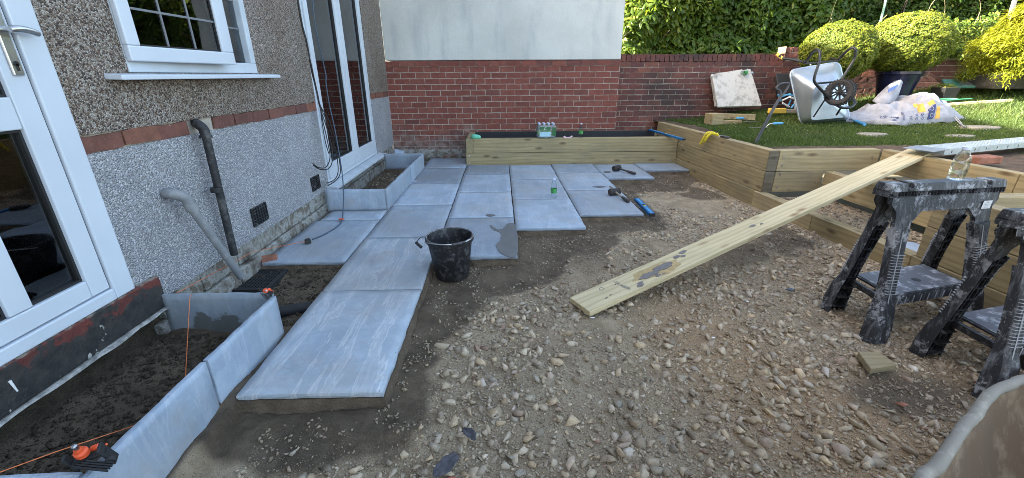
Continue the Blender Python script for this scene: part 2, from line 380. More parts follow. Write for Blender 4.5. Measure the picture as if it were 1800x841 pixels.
# manufactured ------------------------------------------------------------------------
UPVC = plain('white_upvc', (.52, .57, .625), .32, 0, .04, 4, .02)
UPVC_OLD = plain('weathered_upvc', (.48, .53, .575), .4, 0, .10, 6, .05)
GASKET = plain('black_gasket', (.012, .012, .013), .5, 0, .1, 20, 0)
k = N('window_glass', .02, .5)
gl = k.n.new('ShaderNodeBsdfGlossy'); gl.inputs['Roughness'].default_value = .015; gl.inputs['Color'].default_value = (.95, .97, 1, 1)
tr = k.n.new('ShaderNodeBsdfTransparent'); tr.inputs['Color'].default_value = (.62, .66, .66, 1)
fr = k.n.new('ShaderNodeFresnel'); fr.inputs['IOR'].default_value = 1.75
ms = k.n.new('ShaderNodeMixShader'); k.l.new(fr.outputs[0], ms.inputs[0]); k.l.new(tr.outputs[0], ms.inputs[1]); k.l.new(gl.outputs[0], ms.inputs[2])
wv = k.bump(k.noise(3, 2), .12, .01); k.l.new(wv, gl.inputs['Normal'])
k.l.new(ms.outputs[0], k.out.inputs['Surface']); GLASS = k.m
DARKROOM = plain('room_dark', (.05, .05, .05), .9, 0, .2, 3, 0)
CURTAIN = plain('curtain_cloth', (.6, .6, .58), .9, 0, .1, 3, 0)
LEAD = plain('lead_bar', (.16, .17, .18), .6, .1, .1, 20, 0)
CHROME = plain('satin_steel', (.55, .55, .54), .28, 1, .1, 30, .05)
DUSTY = None
def dusty(name, base, dust, amt=.5, rough=.6, sc=14, streak=None):
    k = N(name, rough, .4); n = k.noise(sc, 7, .72) if not streak else k.noise(1, 7, .75, k.co(streak)); n2 = k.noise(sc * 6, 4, .7)
    c1 = k.mix(k.ramp(n, [(.5, 0.), (.68, amt)]), base, dust)
    if streak: c1 = k.mix(k.ramp(k.noise(9, 8, .8), [(.53, 0.), (.60, .75)]), c1, dust); c1 = k.mix(k.ramp(n2, [(.64, 0.), (.70, min(1, amt + .3))]), c1, dust)
    k.set(col=c1, nor=k.bump(n2, .3, .003)); return k.m
PIPE_GREY = dusty('grey_pipe', (.19, .20, .21), (.36, .36, .35), .5, .55)
PIPE_BLACK = dusty('old_black_pipe', (.018, .019, .021), (.17, .165, .16), .55, .6)
RUBBER = plain('black_rubber', (.018, .018, .019), .7, 0, .2, 30, .2)
BLACKPL = dusty('splashed_black_plastic', (.014, .014, .016), (.42, .42, .42), .25, .5, 22)
TRESTLE = dusty('plastered_black_plastic', (.020, .021, .024), (.36, .37, .39), .35, .55, 16, (34, 34, 5))
TRAYPL = dusty('plastered_tray', (.10, .105, .12), (.58, .60, .64), 1., .6, 11)
RIBW = plain('dust_on_rib', (.26, .27, .28), .8, 0, .2, 30, 0)
GALV = None
k = N('galvanised', .38, .5, .85); n = k.noise(4, 6, .6); v = k.voro(28, out='Color')
k.set(col=k.mix(k.ramp(k.sep(v, 0), [(0, 0.), (1, .06)]), k.ramp(n, [(.3, (.42, .48, .54)), (.7, (.58, .64, .70))]), (.35, .37, .40)), rough=k.ramp(n, [(.3, .42), (.7, .55)])); GALV = k.m
GALV_B = plain('galvanised_board', (.50, .54, .56), .42, .8, .2, 18, .2)
STEELB = plain('black_tube', (.02, .021, .024), .35, .3, .2, 20, .05)
BLUE = plain('blue_anodised', (.02, .20, .52), .35, .5, .15, 20, .05)
BLUEL = plain('light_blue', (.10, .36, .62), .45, .1, .15, 20, .05)
ORANGE = plain('orange_plastic', (.75, .10, .03), .4, 0, .1, 20, .05)
STRING = plain('orange_string', (.62, .17, .06), .8, 0, .2, 90, 0)
ROPE = plain('yellow_rope', (.62, .50, .03), .7, 0, .3, 90, .3)
YEL = plain('yellow_plastic', (.68, .46, .07), .5, 0, .15, 12, .1)
CABLE = plain('black_cable', (.012, .012, .013), .5, 0, .1, 30, 0)
CABLE_B = plain('blue_cable', (.05, .085, .13), .5, 0, .1, 30, 0)
GREENP = plain('green_plastic', (.04, .22, .10), .5, 0, .2, 20, .1)
GREENB = plain('green_box_plastic', (.06, .20, .17), .5, 0, .2, 9, .1)
MINT = plain('mint_cloth', (.15, .55, .38), .8, 0, .2, 30, .2)
PINK = plain('pink_wrapper', (.72, .50, .58), .5, 0, .3, 60, .2)
WHITEP = plain('white_paper', (.72, .72, .70), .7, 0, .1, 40, .1)
MEMB = plain('weed_membrane', (.075, .075, .085), .85, 0, .25, 60, .4)
LINER = plain('black_liner', (.012, .013, .016), .55, 0, .3, 12, .2)
POT = plain('glazed_navy_pot', (.012, .014, .035), .22, 0, .4, 9, .1)
POTB = plain('black_pot', (.016, .017, .017), .55, 0, .3, 9, .1)
STONEPOT = plain('weathered_trough', (.085, .08, .078), .85, 0, .4, 14, .6)
MALLET = plain('mallet_rubber', (.035, .028, .026), .8, 0, .3, 40, .2)
HANDLE = plain('dark_handle', (.04, .035, .035), .5, 0, .3, 40, .1)
DUSTBRN = dusty('dried_mortar_tray', (.12, .077, .042), (.25, .185, .115), .8, .9, 9)
RIMDUST = dusty('dusty_rim', (.20, .18, .145), (.36, .33, .27), .8, .75, 16)
k = N('clear_bottle', .05, .5); k.set(trans=1., col=(.92, .97, 1.), ior=1.33); 
tr = k.n.new('ShaderNodeBsdfTransparent'); tr.inputs[0].default_value = (.90, .95, .97, 1); ms = k.n.new('ShaderNodeMixShader'); ms.inputs[0].default_value = .5
k.l.new(k.b.outputs[0], ms.inputs[1]); k.l.new(tr.outputs[0], ms.inputs[2]); k.l.new(ms.outputs[0], k.out.inputs[0]); PET = k.m
LABELG = plain('green_label', (.06, .30, .07), .45, 0, .5, 50, 0)
CAPB = plain('pale_cap', (.60, .66, .80), .4, 0, .05, 20, 0)
SACK = plain('woven_sack', (.27, .28, .31), .6, 0, .22, 14, .25)
INK = plain('navy_print', (.02, .035, .12), .6, 0, .1, 20, 0)
INKY = plain('ochre_print', (.60, .33, .05), .6, 0, .1, 20, 0)
INKB = plain('blue_print', (.14, .22, .50), .6, 0, .1, 20, 0)
INKG = plain('grey_stamp', (.20, .19, .17), .8, 0, .2, 60, 0)
INKR = plain('red_print', (.45, .05, .04), .6, 0, .1, 20, 0)
TIMB_OLD = plain('weathered_board', (.25, .22, .18), .85, 0, .3, 12, .5)
CLAY = plain('broken_clay', (.24, .10, .06), .9, 0, .35, 18, .6)

# =================================================================== HOUSE
XW = -1.72
house = thing('house', 'pebbledashed house wall with white doors, a window and a course of red brick', 'house', loc=(0, 0, 0))
DR = (.60, 1.81, .30, 2.35); WI = (2.17, 3.29, 1.235, 2.35); FD = (4.215, 6.035, .20, 2.45)
def wall_piece(mb, y0, y1, z0, z1, x=XW, t=.28): mb.box((x - t, y0, z0), (x, y1, z1))
ZB0, ZB1 = .915, .992
up = MB()
wall_piece(up, -4, DR[0], ZB1, 5.0); wall_piece(up, DR[1], WI[0], ZB1, 2.35); wall_piece(up, WI[1], FD[0], ZB1, 2.35); wall_piece(up, FD[1], 7.0, ZB1, 2.35)
wall_piece(up, WI[0], WI[1], ZB1, WI[2]); up.box((XW - .28, DR[0], 2.352), (XW, FD[0], 5.0)); up.box((XW - .28, FD[1], 2.352), (XW, 7.0, 5.0)); up.box((XW - .28, FD[0] + .002, 2.452), (XW, FD[1] - .002, 5.0))
up.build('upper_wall', PEBBLE, house)
for y0, y1, z0 in ((-4, DR[0], .12), (DR[1], FD[0], .165), (FD[1], 7.0, .17)):
    lo = MB(); wall_piece(lo, y0, y1, z0, ZB0, XW - .004); lo.build('lower_wall', ROUGH, house)
    bk = MB(); bk.box((XW - .28, y0, ZB0), (XW - .016, y1, ZB1)); bk.build('mortar_joint', MORTAR_OLD, house)
# rough bricks (shared variants) ---------------------------------------------------
def rough_brick(L, D, H, seed, amp=.003):
    r = random.Random(seed); mb = MB(); bm = bmesh.new()
    xs = [-L / 2 + L * i / 3 for i in range(4)]; 
    vs = []
    for z in (-H / 2, H / 2):
        for y in (-D / 2, D / 2):
            for x in xs: vs.append((x + r.uniform(-amp, amp), y + r.uniform(-amp, amp), z + r.uniform(-amp, amp)))
    mb.v = vs; f = []
    for i in range(3):
        f += [(i, i + 1, 4 + i + 1, 4 + i), (8 + i, 12 + i, 12 + i + 1, 8 + i + 1), (i, 8 + i, 8 + i + 1, i + 1), (4 + i, 4 + i + 1, 12 + i + 1, 12 + i)]
    f += [(0, 4, 12, 8), (3, 11, 15, 7)]; mb.f = f
    me = bpy.data.meshes.new('brick'); me.from_pydata(mb.v, [], mb.f)
    bm.from_mesh(me); bmesh.ops.recalc_face_normals(bm, faces=bm.faces); bm.to_mesh(me); bm.free(); return me
BR = [rough_brick(.220, .10, .075, i) for i in range(6)]
def set_mat(lst, m):
    out = []
    for me in lst: c = me.copy(); c.materials.append(m); out.append(c)
    return out
BR_N, BR_O, BR_B = set_mat(BR, BRICK), set_mat(BR, BRICK_OLD), set_mat([rough_brick(.212, .10, .070, i + 9, .005) for i in range(6)], BRICK_BAND)
def put(me, name, parent, loc, rz=0, scale=None, rx=0):
    o = bpy.data.objects.new(name, me); o.location = loc; o.rotation_euler = (rx, 0, rz)
    if scale: o.scale = scale
    return link(o, parent)
for y0, y1 in ((DR[1] + .005, FD[0]), (FD[1] + .005, 7.0), ):
    y = y0
    while y < y1 - .05:
        L = min(.219, y1 - y) * R_.choice([1, 1, .96, 1.03]); L = min(L, y1 - y)
        if not (2.44 < y < 2.60):
            put(R_.choice(BR_B), 'brick', house, (XW - .052 + R_.uniform(-.006, .006), y + L / 2, (ZB0 + ZB1) / 2 + R_.uniform(-.003, .003)), PI / 2, ((L - .012) / .212, 1, 1))
        y += L
# plinth under render: blocks, stepped footing
y = 1.95
while y < 7.0:
    L = R_.uniform(.30, .44); y1 = min(7.0, y + L)
    b = MB(); b.hexa([(XW - .2, y + .004, .045), (XW - .012 + R_.uniform(-.012, .004), y + .004, .045), (XW - .012 + R_.uniform(-.012, .004), y1 - .004, .045), (XW - .2, y1 - .004, .045)],
                     [(XW - .2, y + .004, .164), (XW - .02 + R_.uniform(-.01, .002), y + .004, .164), (XW - .02 + R_.uniform(-.01, .002), y1 - .004, .164), (XW - .2, y1 - .004, .164)])
    b.build('plinth_block', PLINTH, house, bevel=.006)
    y = y1
y = 1.9
while y < 7.0:
    L = R_.uniform(.2, .5); y1 = min(7.0, y + L)
    b = MB(); x = XW + .012 + R_.uniform(-.012, .012)
    b.hexa([(XW - .2, y, -.25), (x + .012, y, -.25), (x + .012, y1 - .006, -.25), (XW - .2, y1 - .006, -.25)], [(XW - .2, y, .042), (x - .012, y, .040), (x - .006, y1 - .006, .036), (XW - .2, y1 - .006, .042)])
    b.build('footing_brick', PLINTH, house, bevel=.008)
    y = y1
b = MB(); b.box((XW - .2, 1.90, .165), (XW + .014, 1.955, .30)); b.box((XW - .25, -1.5, .128), (XW + .012, 1.94, .30)); b.build('painted_plinth', PEEL, house, bevel=.012, seg=2)
# wavy white mortar lip under the painted plinth
pts = []
mb = MB(); n = 60
for i in range(n + 1):
    yy = -.8 + 2.74 * i / n; w = -.004 + .030 * float(fbm(yy * 9, 3.1, 4, 5)); zz = .108 + .022 * float(fbm(yy * 11, 8.2, 4, 9))
    mb.v += [(XW - .05, yy, .130), (XW + .012 + w, yy, .127), (XW + .014 + w, yy, zz), (XW - .05, yy, zz - .01)]
    if i: 
        a = 4 * (i - 1); mb.f += [(a + k, a + (k + 1) % 4, a + 4 + (k + 1) % 4, a + 4 + k) for k in range(4)]
mb.build('mortar_lip', plain('white_mortar', (.34, .33, .30), .9, 0, .5, 30, .8), house)
# paint runs on the plinth
mb = MB()
for (yy, zz, h) in ((1.02, .235, .05), (1.06, .225, .06), (1.24, .24, .05), (1.035, .245, .02)):
    mb.tube([(XW + .013, yy, zz), (XW + .014, yy + .006, zz - h)], [.005, .0025], 6)
mb.build('paint_run', WHITEP, house)
b = MB(); b.box((XW - .3, -1.5, -.4), (XW - .05, 1.95, .127)); b.build('footing_wall', SOIL, house)
# unseen shell: other walls, floor, roof
b = MB(); b.box((-8.0, -4, -.3), (-7.7, 7.0, 5)); b.box((-7.7, -4, -.3), (XW - .28, -3.75, 5)); b.box((-7.7, 6.75, -.3), (XW - .28, 7.0, 5)); b.build('outer_wall', ROUGH, house)
b = MB(); b.box((-7.7, -3.75, 4.7), (XW - .28, 6.75, 4.95)); b.build('ceiling', DARKROOM, house)
b = MB(); b.box((-7.7, -3.75, .05), (XW - .30, 6.75, .12)); b.build('floor', DARKROOM, house)
b = MB(); b.box((-4.2, -3.75, .12), (-4.1, 6.75, 4.7)); b.build('inner_wall', DARKROOM, house)
b = MB(); b.add([(-1.3, -4.3, 4.95), (-1.3, 7.03, 4.95), (-4.85, 7.03, 7.0), (-4.85, -4.3, 7.0), (-8.4, 7.03, 4.95), (-8.4, -4.3, 4.95)], [(0, 1, 2, 3), (3, 2, 4, 5), (0, 3, 5), (1, 4, 2), (0, 5, 4, 1)])
b.build('roof', CLAY, house)
# --- glazed door at the left
door = link(bpy.data.objects.new('door', None), house)
b = MB(); b.box((XW - .07, 1.712, .30), (XW + .014, 1.81, 2.35)); b.box((XW - .07, .60, .30), (XW + .014, 1.712, .352)); b.box((XW - .07, .6, 2.27), (XW + .014, 1.712, 2.35)); b.box((XW - .07, .6, .352), (XW + .014, .68, 2.27))
b.build('door_frame', UPVC, house, bevel=.005, seg=2)
xf = XW + .004
b = MB()
def fr(mb, y0, y1, z0, z1, x0=XW - .055, x1=xf): mb.box((x0, y0, z0), (x1, y1, z1))
fr(b, 1.622, 1.706, .357, 2.26); fr(b, .69, .76, .357, 2.26); fr(b, .762, 1.62, .357, .432); fr(b, .762, 1.62, 1.042, 1.152, x1=xf - .002); fr(b, .762, 1.62, 2.18, 2.26)
fr(b, 1.332, 1.412, .434, 1.04, x1=xf - .002); fr(b, 1.332, 1.412, 1.154, 2.178, x1=xf - .002)
b.build('leaf', UPVC, door, bevel=.004, seg=2)
b = MB()
for y0, y1 in ((1.412, 1.622), (.762, 1.332)):
    for z0, z1 in ((.432, 1.042), (1.152, 2.18)):
        for q in ((y0, y0 + .010, z0, z1), (y1 - .010, y1, z0, z1), (y0 + .010, y1 - .010, z0, z0 + .010), (y0 + .010, y1 - .010, z1 - .010, z1)): fr(b, *q, XW - .035, XW - .012)
b.box((XW - .06, 1.7065, .357), (XW - .002, 1.7115, 2.26))
b.build('gasket', GASKET, door)
for y0, y1 in ((1.420, 1.614), (.770, 1.324)):
    for z0, z1 in ((.440, 1.034), (1.160, 2.172)):
        b = MB(); b.box((XW - .032, y0, z0), (XW - .026, y1, z1)); b.build('pane', GLASS, door)
b = MB(); b.box((xf, 1.652, 1.222), (xf + .010, 1.690, 1.47)); b.build('handle_plate', CHROME, door, bevel=.004, seg=2)
b = MB(); b.tube([(xf + .008, 1.672, 1.372), (xf + .045, 1.672, 1.372)], .010, 10)
b.tube(curve_pts([(xf + .045, 1.660, 1.370), (xf + .048, 1.69, 1.374), (xf + .046, 1.73, 1.370), (xf + .043, 1.760, 1.362)], 4), [.010, .011, .012, .0125, .0125, .0125, .0125, .012, .012, .0115, .011, .010, .006], 10)
b.build('handle', CHROME, door, smooth='a')
b = MB(); b.lathe([(.009, 0), (.009, .003)], 14, align((xf + .010, 1.671, 1.262), (xf + .02, 1.671, 1.262))); b.box((xf + .010, 1.667, 1.238), (xf + .013, 1.675, 1.262)); b.build('keyhole', GASKET, door)
# --- kitchen window
win = link(bpy.data.objects.new('window', None), house)
b = MB(); x0, x1 = XW - .06, XW + .006
b.box((x0, 2.17, 1.236), (x1, 3.29, 1.300)); b.box((x0, 2.17, 2.29), (x1, 3.29, 2.35)); b.box((x0, 2.17, 1.3), (x1, 2.23, 2.29)); b.box((x0, 3.23, 1.3), (x1, 3.29, 2.29)); b.box((x0, 2.89, 1.3), (x1, 2.975, 2.29))
b.build('window_frame', UPVC_OLD, win, bevel=.005, seg=2)
b = MB(); X0, X1 = XW + .008, XW + .036
b.box((X0, 2.165, 1.284), (X1, 2.912, 1.352)); b.box((X0, 2.165, 2.24), (X1, 2.912, 2.31)); b.box((X0, 2.165, 1.352), (X1, 2.238, 2.24)); b.box((X0, 2.815, 1.352), (X1, 2.912, 2.24))
AJAR = Matrix.Translation((XW + .008, 2.165, 0)) @ Matrix.Rotation(rad(-3.6), 4, 'Z') @ Matrix.Translation((-XW - .008, -2.165, 0))
b.build('sash', UPVC, win, bevel=.006, seg=2).matrix_world = AJAR
b = MB(); b.box((XW + .010, 2.238, 1.352), (XW + .016, 2.815, 2.24)); b.build('pane', GLASS, win).matrix_world = AJAR
b = MB(); b.box((XW - .04, 2.975, 1.3), (XW - .034, 3.23, 2.29)); b.build('pane', GLASS, win)
for g in range(4):
    b = MB()
    yy, zz = (2.238, 1.352), (2.815, 2.24)
    q = [((XW + .0165, 2.239, 1.353), (XW + .024, 2.246, 2.239)), ((XW + .0165, 2.807, 1.353), (XW + .024, 2.814, 2.239)), ((XW + .0165, 2.246, 1.353), (XW + .024, 2.807, 1.360)), ((XW + .0165, 2.246, 2.232), (XW + .024, 2.807, 2.239))][g]
    b.box(*q); b.build('gasket', GASKET, win).matrix_world = AJAR
for yy in (2.425, 2.615):
    b = MB(); b.box((XW + .017, yy - .005, 1.36), (XW + .022, yy + .005, 2.232)); b.build('glazing_bar', LEAD, win).matrix_world = AJAR
for zz in (1.512, 1.68, 1.85, 2.02):
    b = MB(); b.box((XW + .0175, 2.246, zz - .005), (XW + .0225, 2.807, zz + .005)); b.build('glazing_bar', LEAD, win).matrix_world = AJAR
    b = MB(); b.box((XW - .033, 2.976, zz - .005), (XW - .028, 3.229, zz + .005)); b.build('glazing_bar', LEAD, win)
b = MB(); b.box((XW - .0335, 3.095, 1.301), (XW - .0285, 3.105, 2.289)); b.build('glazing_bar', LEAD, win)
b = MB(); b.hexa([(XW - .05, 2.03, 1.208), (XW + .075, 2.03, 1.204), (XW + .075, 3.47, 1.204), (XW - .05, 3.47, 1.208)], [(XW - .05, 2.03, 1.2355), (XW + .075, 2.03, 1.226), (XW + .075, 3.47, 1.226), (XW - .05, 3.47, 1.2355)])
b.build('window_sill', UPVC, house, bevel=.004, seg=2)
b = MB()
for i in range(9): b.tube([(XW - .30 - .02 * (i % 2), 2.66 + i * .028, 1.3), (XW - .30 - .02 * (i % 2), 2.66 + i * .028, 2.3)], .018, 8)
b.build('curtain', CURTAIN, win, smooth=True)
b = MB(); b.box((XW - .9, 2.3, 1.15), (XW - .6, 2.36, 2.3)); b.box((XW - .9, 2.30, 1.9), (XW - .6, 2.9, 1.93)); b.build('cupboard', TIMB_OLD, win)
# --- french door
fd = link(bpy.data.objects.new('french_door', None), house)
b = MB(); x0, x1 = XW - .085, XW - .010
for q in ((4.215, 4.275, .20, 2.45), (5.975, 6.035, .20, 2.45), (4.275, 5.975, .20, .245), (4.275, 5.975, 2.39, 2.45)): b.box((x0, q[0], q[2]), (x1, q[1], q[3]))
b.build('door_frame', UPVC, fd, bevel=.005, seg=2)
for y0, y1 in ((4.280, 5.162), (5.168, 5.970)):
    b = MB()
    for q in ((y0, y0 + .085, .25, 2.385), (y1 - .095, y1, .25, 2.385), (y0 + .085, y1 - .095, .25, .395), (y0 + .085, y1 - .095, 2.30, 2.385)): b.box((x0 + .012, q[0], q[2]), (x1 + .014, q[1], q[3]))
    b.build('leaf', UPVC, fd, bevel=.005, seg=2)
    b = MB(); y2, y3 = y0 + .085, y1 - .095
    for q in ((y2, y2 + .009, .395, 2.30), (y3 - .009, y3, .395, 2.30), (y2 + .009, y3 - .009, .395, .404), (y2 + .009, y3 - .009, 2.291, 2.30)): b.box((XW - .04, q[0], q[2]), (XW - .016, q[1], q[3]))
    b.build('gasket', GASKET, fd)
    b = MB(); b.box((XW - .04, y2 + .009, .404), (XW - .034, y3 - .009, 2.291)); b.build('pane', GLASS, fd)
b = MB(); b.hexa([(XW - .09, 4.16, .165), (XW + .095, 4.16, .158), (XW + .095, 6.14, .158), (XW - .09, 6.14, .165)], [(XW - .09, 4.16, .199), (XW + .095, 4.16, .186), (XW + .095, 6.14, .186), (XW - .09, 6.14, .199)])
b.build('door_sill', UPVC_OLD, house, bevel=.004, seg=2)
# --- air vents
for y0, z0, w, h in ((2.835, .238, .19, .125), (3.825, .232, .17, .12)):
    b = MB(); b.box((XW - .03, y0, z0), (XW - .001, y0 + w, z0 + h)); v = b.build('air_vent', RUBBER, house)
    b = MB(); nx, nz = 6, 6
    for i in range(nx + 1): yy = y0 + w * i / nx; b.box((XW - .001, yy - .004, z0), (XW + .008, yy + .004, z0 + h))
    for j in range(nz + 1): zz = z0 + h * j / nz; b.box((XW - .001, y0 + .002, zz - .0035), (XW + .006, y0 + w - .002, zz + .0035))
    g = b.build('vent_grid', BLACKPL, v); g['kind'] = 'stuff'
# --- pipes
b = MB(); P = [(-1.730,2.171,0.658), (-1.690,2.152,0.660), (-1.665,2.168,0.649), (-1.650,2.195,0.623), (-1.645,2.209,0.579), (-1.643,2.213,0.562)]
b.tube(curve_pts(P, 4), .027, 14); b.tube([(-1.646,2.207,0.592), (-1.642,2.213,0.555)], .031, 14)
b.tube([(-1.640,2.203,0.571), (-1.600,2.390,0.068)], .0215, 14); b.build('waste_pipe', PIPE_GREY, house, smooth='a')
b = MB(); b.tube(curve_pts([(-1.730,2.536,0.972), (-1.680,2.490,0.964), (-1.665,2.495,0.939), (-1.660,2.492,0.902)], 4), .026, 14); b.tube([(-1.660,2.489,0.908), (-1.660,2.488,0.893)], .033, 14)
b.tube([(-1.660,2.492,0.902), (-1.665,2.478,0.182)], .022, 14); b.tube([(-1.663,2.465,0.613), (-1.663,2.465,0.586)], .030, 14)
b.build('drain_pipe', PIPE_BLACK, house, smooth='a')

# =================================================================== GARAGE (rendered wall over brick)
gar = thing('outbuilding', 'rendered outbuilding wall with neat red brick below and cream render above', 'outbuilding')
GX0, GX1, GY = XW, 1.865, 7.0
b = MB(); b.box((GX0 - .02, GY + .007, -.3), (GX1 - .012, 7.6, 1.415)); b.build('wall_core', MORTAR, gar)
n = 30; mb = MB(); nz = 6
b = MB(); b.box((GX0 + .004, GY - .024, 1.424), (GX1 - .018, 7.6, 2.95)); b.build('render_coat', RENDER, gar, bevel=.012, seg=2)  # unseen depth and upper height shaped for the sunlight passing behind
b = MB(); b.box((GX0 - .04, GY - .06, 2.95), (GX1 + .01, 7.62, 3.03)); b.build('coping', CONC, gar)
nb = 0; Z = 1.42
for row in range(17):
    top = Z - .0855 * row; zc = top - .0375
    if row == 0: zc -= .002
    x = GX0 - (.115 if row % 2 else 0.02)
    while x < GX1 - .02:
        xe = min(x + .2205, GX1); xs = max(x, GX0)
        if xe - xs > .03:
            yy = GY + .05 + R_.uniform(-.0025, .0025) - (.014 if row == 0 else 0)
            put(R_.choice(BR_N), 'brick', gar, ((xs + xe) / 2, yy, zc + R_.uniform(-.0015, .0015)), R_.uniform(-.004, .004) + (PI if R_.random() < .5 else 0), ((xe - xs) / .2205, 1, 1)); nb += 1
        x += .2305
# crumbling mortar haunch at the foot
b = MB(); m = 40
for i in range(m + 1):
    xx = GX0 + 1.35 * i / m; q = float(fbm(xx * 6, 1.7, 4, 3)); 
    b.v += [(xx, GY + .02, .10 + .03 * q), (xx, GY - .03 - .04 * q, .05 + .03 * q), (xx, GY - .05 - .05 * q, -.02), (xx, GY - .06, -.15)]
    if i: a = 4 * (i - 1); b.f += [(a + k, a + 4 + k, a + 5 + k, a + 1 + k) for k in range(3)]
b.build('mortar_haunch', PLINTH, gar)

# =================================================================== GARDEN WALL
def sm(t): t = np.clip(t, 0, 1); return t * t * (3 - 2 * t)
def lawn(x, y): return .5 + sm((y - 4.2) / 3.2) * (.16 * sm((x - 2.9) / 1.6) + .13 * np.maximum(0, x - 4.9))
gw = thing('garden_wall', 'sooty old red brick garden wall with brick-on-edge top beside the outbuilding', 'wall')
WY = 7.42
b = MB(); b.box((1.90, WY + .008, -.3), (11, WY + .21, 1.395)); b.box((4.70, WY + .008, 1.395), (11, WY + .21, 1.60)); b.build('wall_core', MORTAR_OLD, gw)
cnt = 0; rest = MB()
def gb(x0, x1, zc, h=.075, y=None):
    global cnt
    yy = WY + .05 + R_.uniform(-.004, .004)
    if x0 < 6.8 and cnt < 298:
        put(R_.choice(BR_O), 'brick', gw, ((x0 + x1) / 2, yy, zc + R_.uniform(-.002, .002)), R_.uniform(-.006, .006), ((x1 - x0) / .2205, 1, h / .075)); cnt += 1
    else: rest.box((x0, WY, zc - h / 2), (x1, WY + .1, zc + h / 2))
x = 1.90
while x < 4.60:       # brick on edge, end faces showing
    put(R_.choice(BR_O), 'brick', gw, (x + .036, WY + .105, 1.459 + R_.uniform(-.003, .003)), PI / 2, (.97, .70, 1.42)); cnt += 1; x += .0785
for row in range(15):
    zc = 1.400 - .0375 - .0855 * row; x = 1.91 - (.115 if row % 2 else 0); xmax = 4.7 if row else 9.5
    while x < 9.5:
        xs, xe = max(x, 1.91), x + .2185
        if zc > (float(lawn(xs, WY - .05)) - .05 if xs > 2.75 else .30) and xe - xs > .03: gb(xs, xe, zc)
        x += .2285
for row in range(2):
    zc = 1.485 + .0875 * row; x = 4.66 + .11 * (row % 2)
    gb(4.66, 4.66 + .10, zc) if row % 2 else None
    while x < 9.5: gb(x, x + .2185, zc, .078); x += .2285
b = MB(); b.box((4.64, WY - .004, 1.444), (4.659, WY + .2, 1.618)); b.build('end_plate', plain('sunlit_brick_end', (.42, .30, .18), .9, 0, .2, 20, .4), gw, bevel=.006)  # lighter tan plate stands for sunlight on the raised wall end
r = rest.build('brick', BRICK_OLD, gw, bevel=.004); r['kind'] = 'stuff'

# =================================================================== GROUND
SLABS = []      # x0, y0, x1, y1
cx = -1.096; W_ = .607; L_ = .907
for k, (ys, ye) in enumerate([(1.417, 6.72), (2.804, 6.165), (3.393, 6.165), (3.741, 6.165), (5.217, 6.165), (5.667, 6.165)]):
    y = ys
    while y < ye - .06:
        y1 = min(y + L_, ye); SLABS.append((cx + W_ * k, y, cx + W_ * (k + 1) - .008, y1 - .008)); y = y1
SLABS[-1] = (SLABS[-1][0], SLABS[-1][1], 2.56, SLABS[-1][3])
SLABS += [(-1.685, 2.762, -1.104, 3.690), (-1.640, 3.698, -1.104, 3.985)]
SA = np.array(SLABS)
def slab_dist(x, y):
    d = np.full(np.shape(x), 9.)
    for x0, y0, x1, y1 in SLABS:
        dx = np.maximum(np.maximum(x0 - x, x - x1), 0); dy = np.maximum(np.maximum(y0 - y, y - y1), 0); d = np.minimum(d, np.hypot(dx, dy))
    return d
def wetmask(x, y):
    d = slab_dist(x, y); n = fbm(x * 2.3, y * 2.3, 4, 21); n2 = fbm(x * 7, y * 7, 3, 5)
    reach = .0 + .21 * n + .12 * n2 + .06 * (fbm(x * 14, y * 14, 3, 15) - .5)
    reach = reach + .03 * np.exp(-((x + .75) / .6) ** 2 - ((y - 1.25) / .4) ** 2) + .30 * np.exp(-((x + .25) / .35) ** 2 - ((y - 2.5) / .35) ** 2) + .25 * np.exp(-((x - .3) / .5) ** 2 - ((y - 3.1) / .4) ** 2)
    reach = reach + .30 * np.exp(-((x - 2.0) / .7) ** 2 - ((y - 5.2) / .35) ** 2) - .10 * np.exp(-((x + .1) / .3) ** 2 - ((y - 1.6) / .4) ** 2)
    w = 1 - sm((d - reach + .05 * (fbm(x * 26, y * 26, 2, 66) - .5)) / .15)
    w = np.maximum(w, sm((-1.10 - x) / .05) * 1.0)
    w = np.maximum(w, .75 * sm((fbm(x * 1.7 + 5, y * 1.7, 3, 77) - .60) / .08) * sm((y - 2.4) / .8))
    w = np.maximum(w, .8 * np.exp(-(((x - 1.75) / .32) ** 2 + ((y - 1.42) / .16) ** 2) ** 2))
    return w
def gz(x, y):
    x = np.asarray(x, float); y = np.asarray(y, float)
    d = slab_dist(x, y); w = wetmask(x, y)
    z = -.092 + .030 * (fbm(x * 1.1, y * 1.1, 3, 31) - .5) + .018 * (fbm(x * 5, y * 5, 4, 8) - .5)
    z = z + w * (.022 * sm((.22 - d) / .16) + .045 * (fbm(x * 4.5, y * 4.5, 5, 17) - .5) + .024 * (fbm(x * 17, y * 17, 3, 4) - .5))
    z = z + .05 * np.exp(-(((x + .45) / .20) ** 2 + ((y - 1.27) / .10) ** 2)) * fbm(x * 12, y * 12, 3, 9) * 1.3
    z = z + (x < -1.10) * (y < 1.95) * (.040 + .045 * sm((-1.3 - x) / .4))
    z = z + (x < -1.10) * .03 * fbm(x * 9, y * 9, 5, 44)
    z = z + .04 * sm((x - 1.2) / 1.2) * (1 - sm((y - 3.5) / 1.5)) * .5
    return z
gx = np.arange(-1.86, 2.86, .0165); gy = np.arange(.15, 6.45, .0165)
X, Y = np.meshgrid(gx, gy, indexing='ij'); Zg = gz(X, Y)
inside = slab_dist(X, Y) < 1e-6; Zg = np.where(inside, -.10, Zg)
nx, ny = X.shape
idx = np.arange(nx * ny).reshape(nx, ny)
F = np.stack([idx[:-1, :-1], idx[1:, :-1], idx[1:, 1:], idx[:-1, 1:]], -1).reshape(-1, 4)
Wm = wetmask(X, Y)
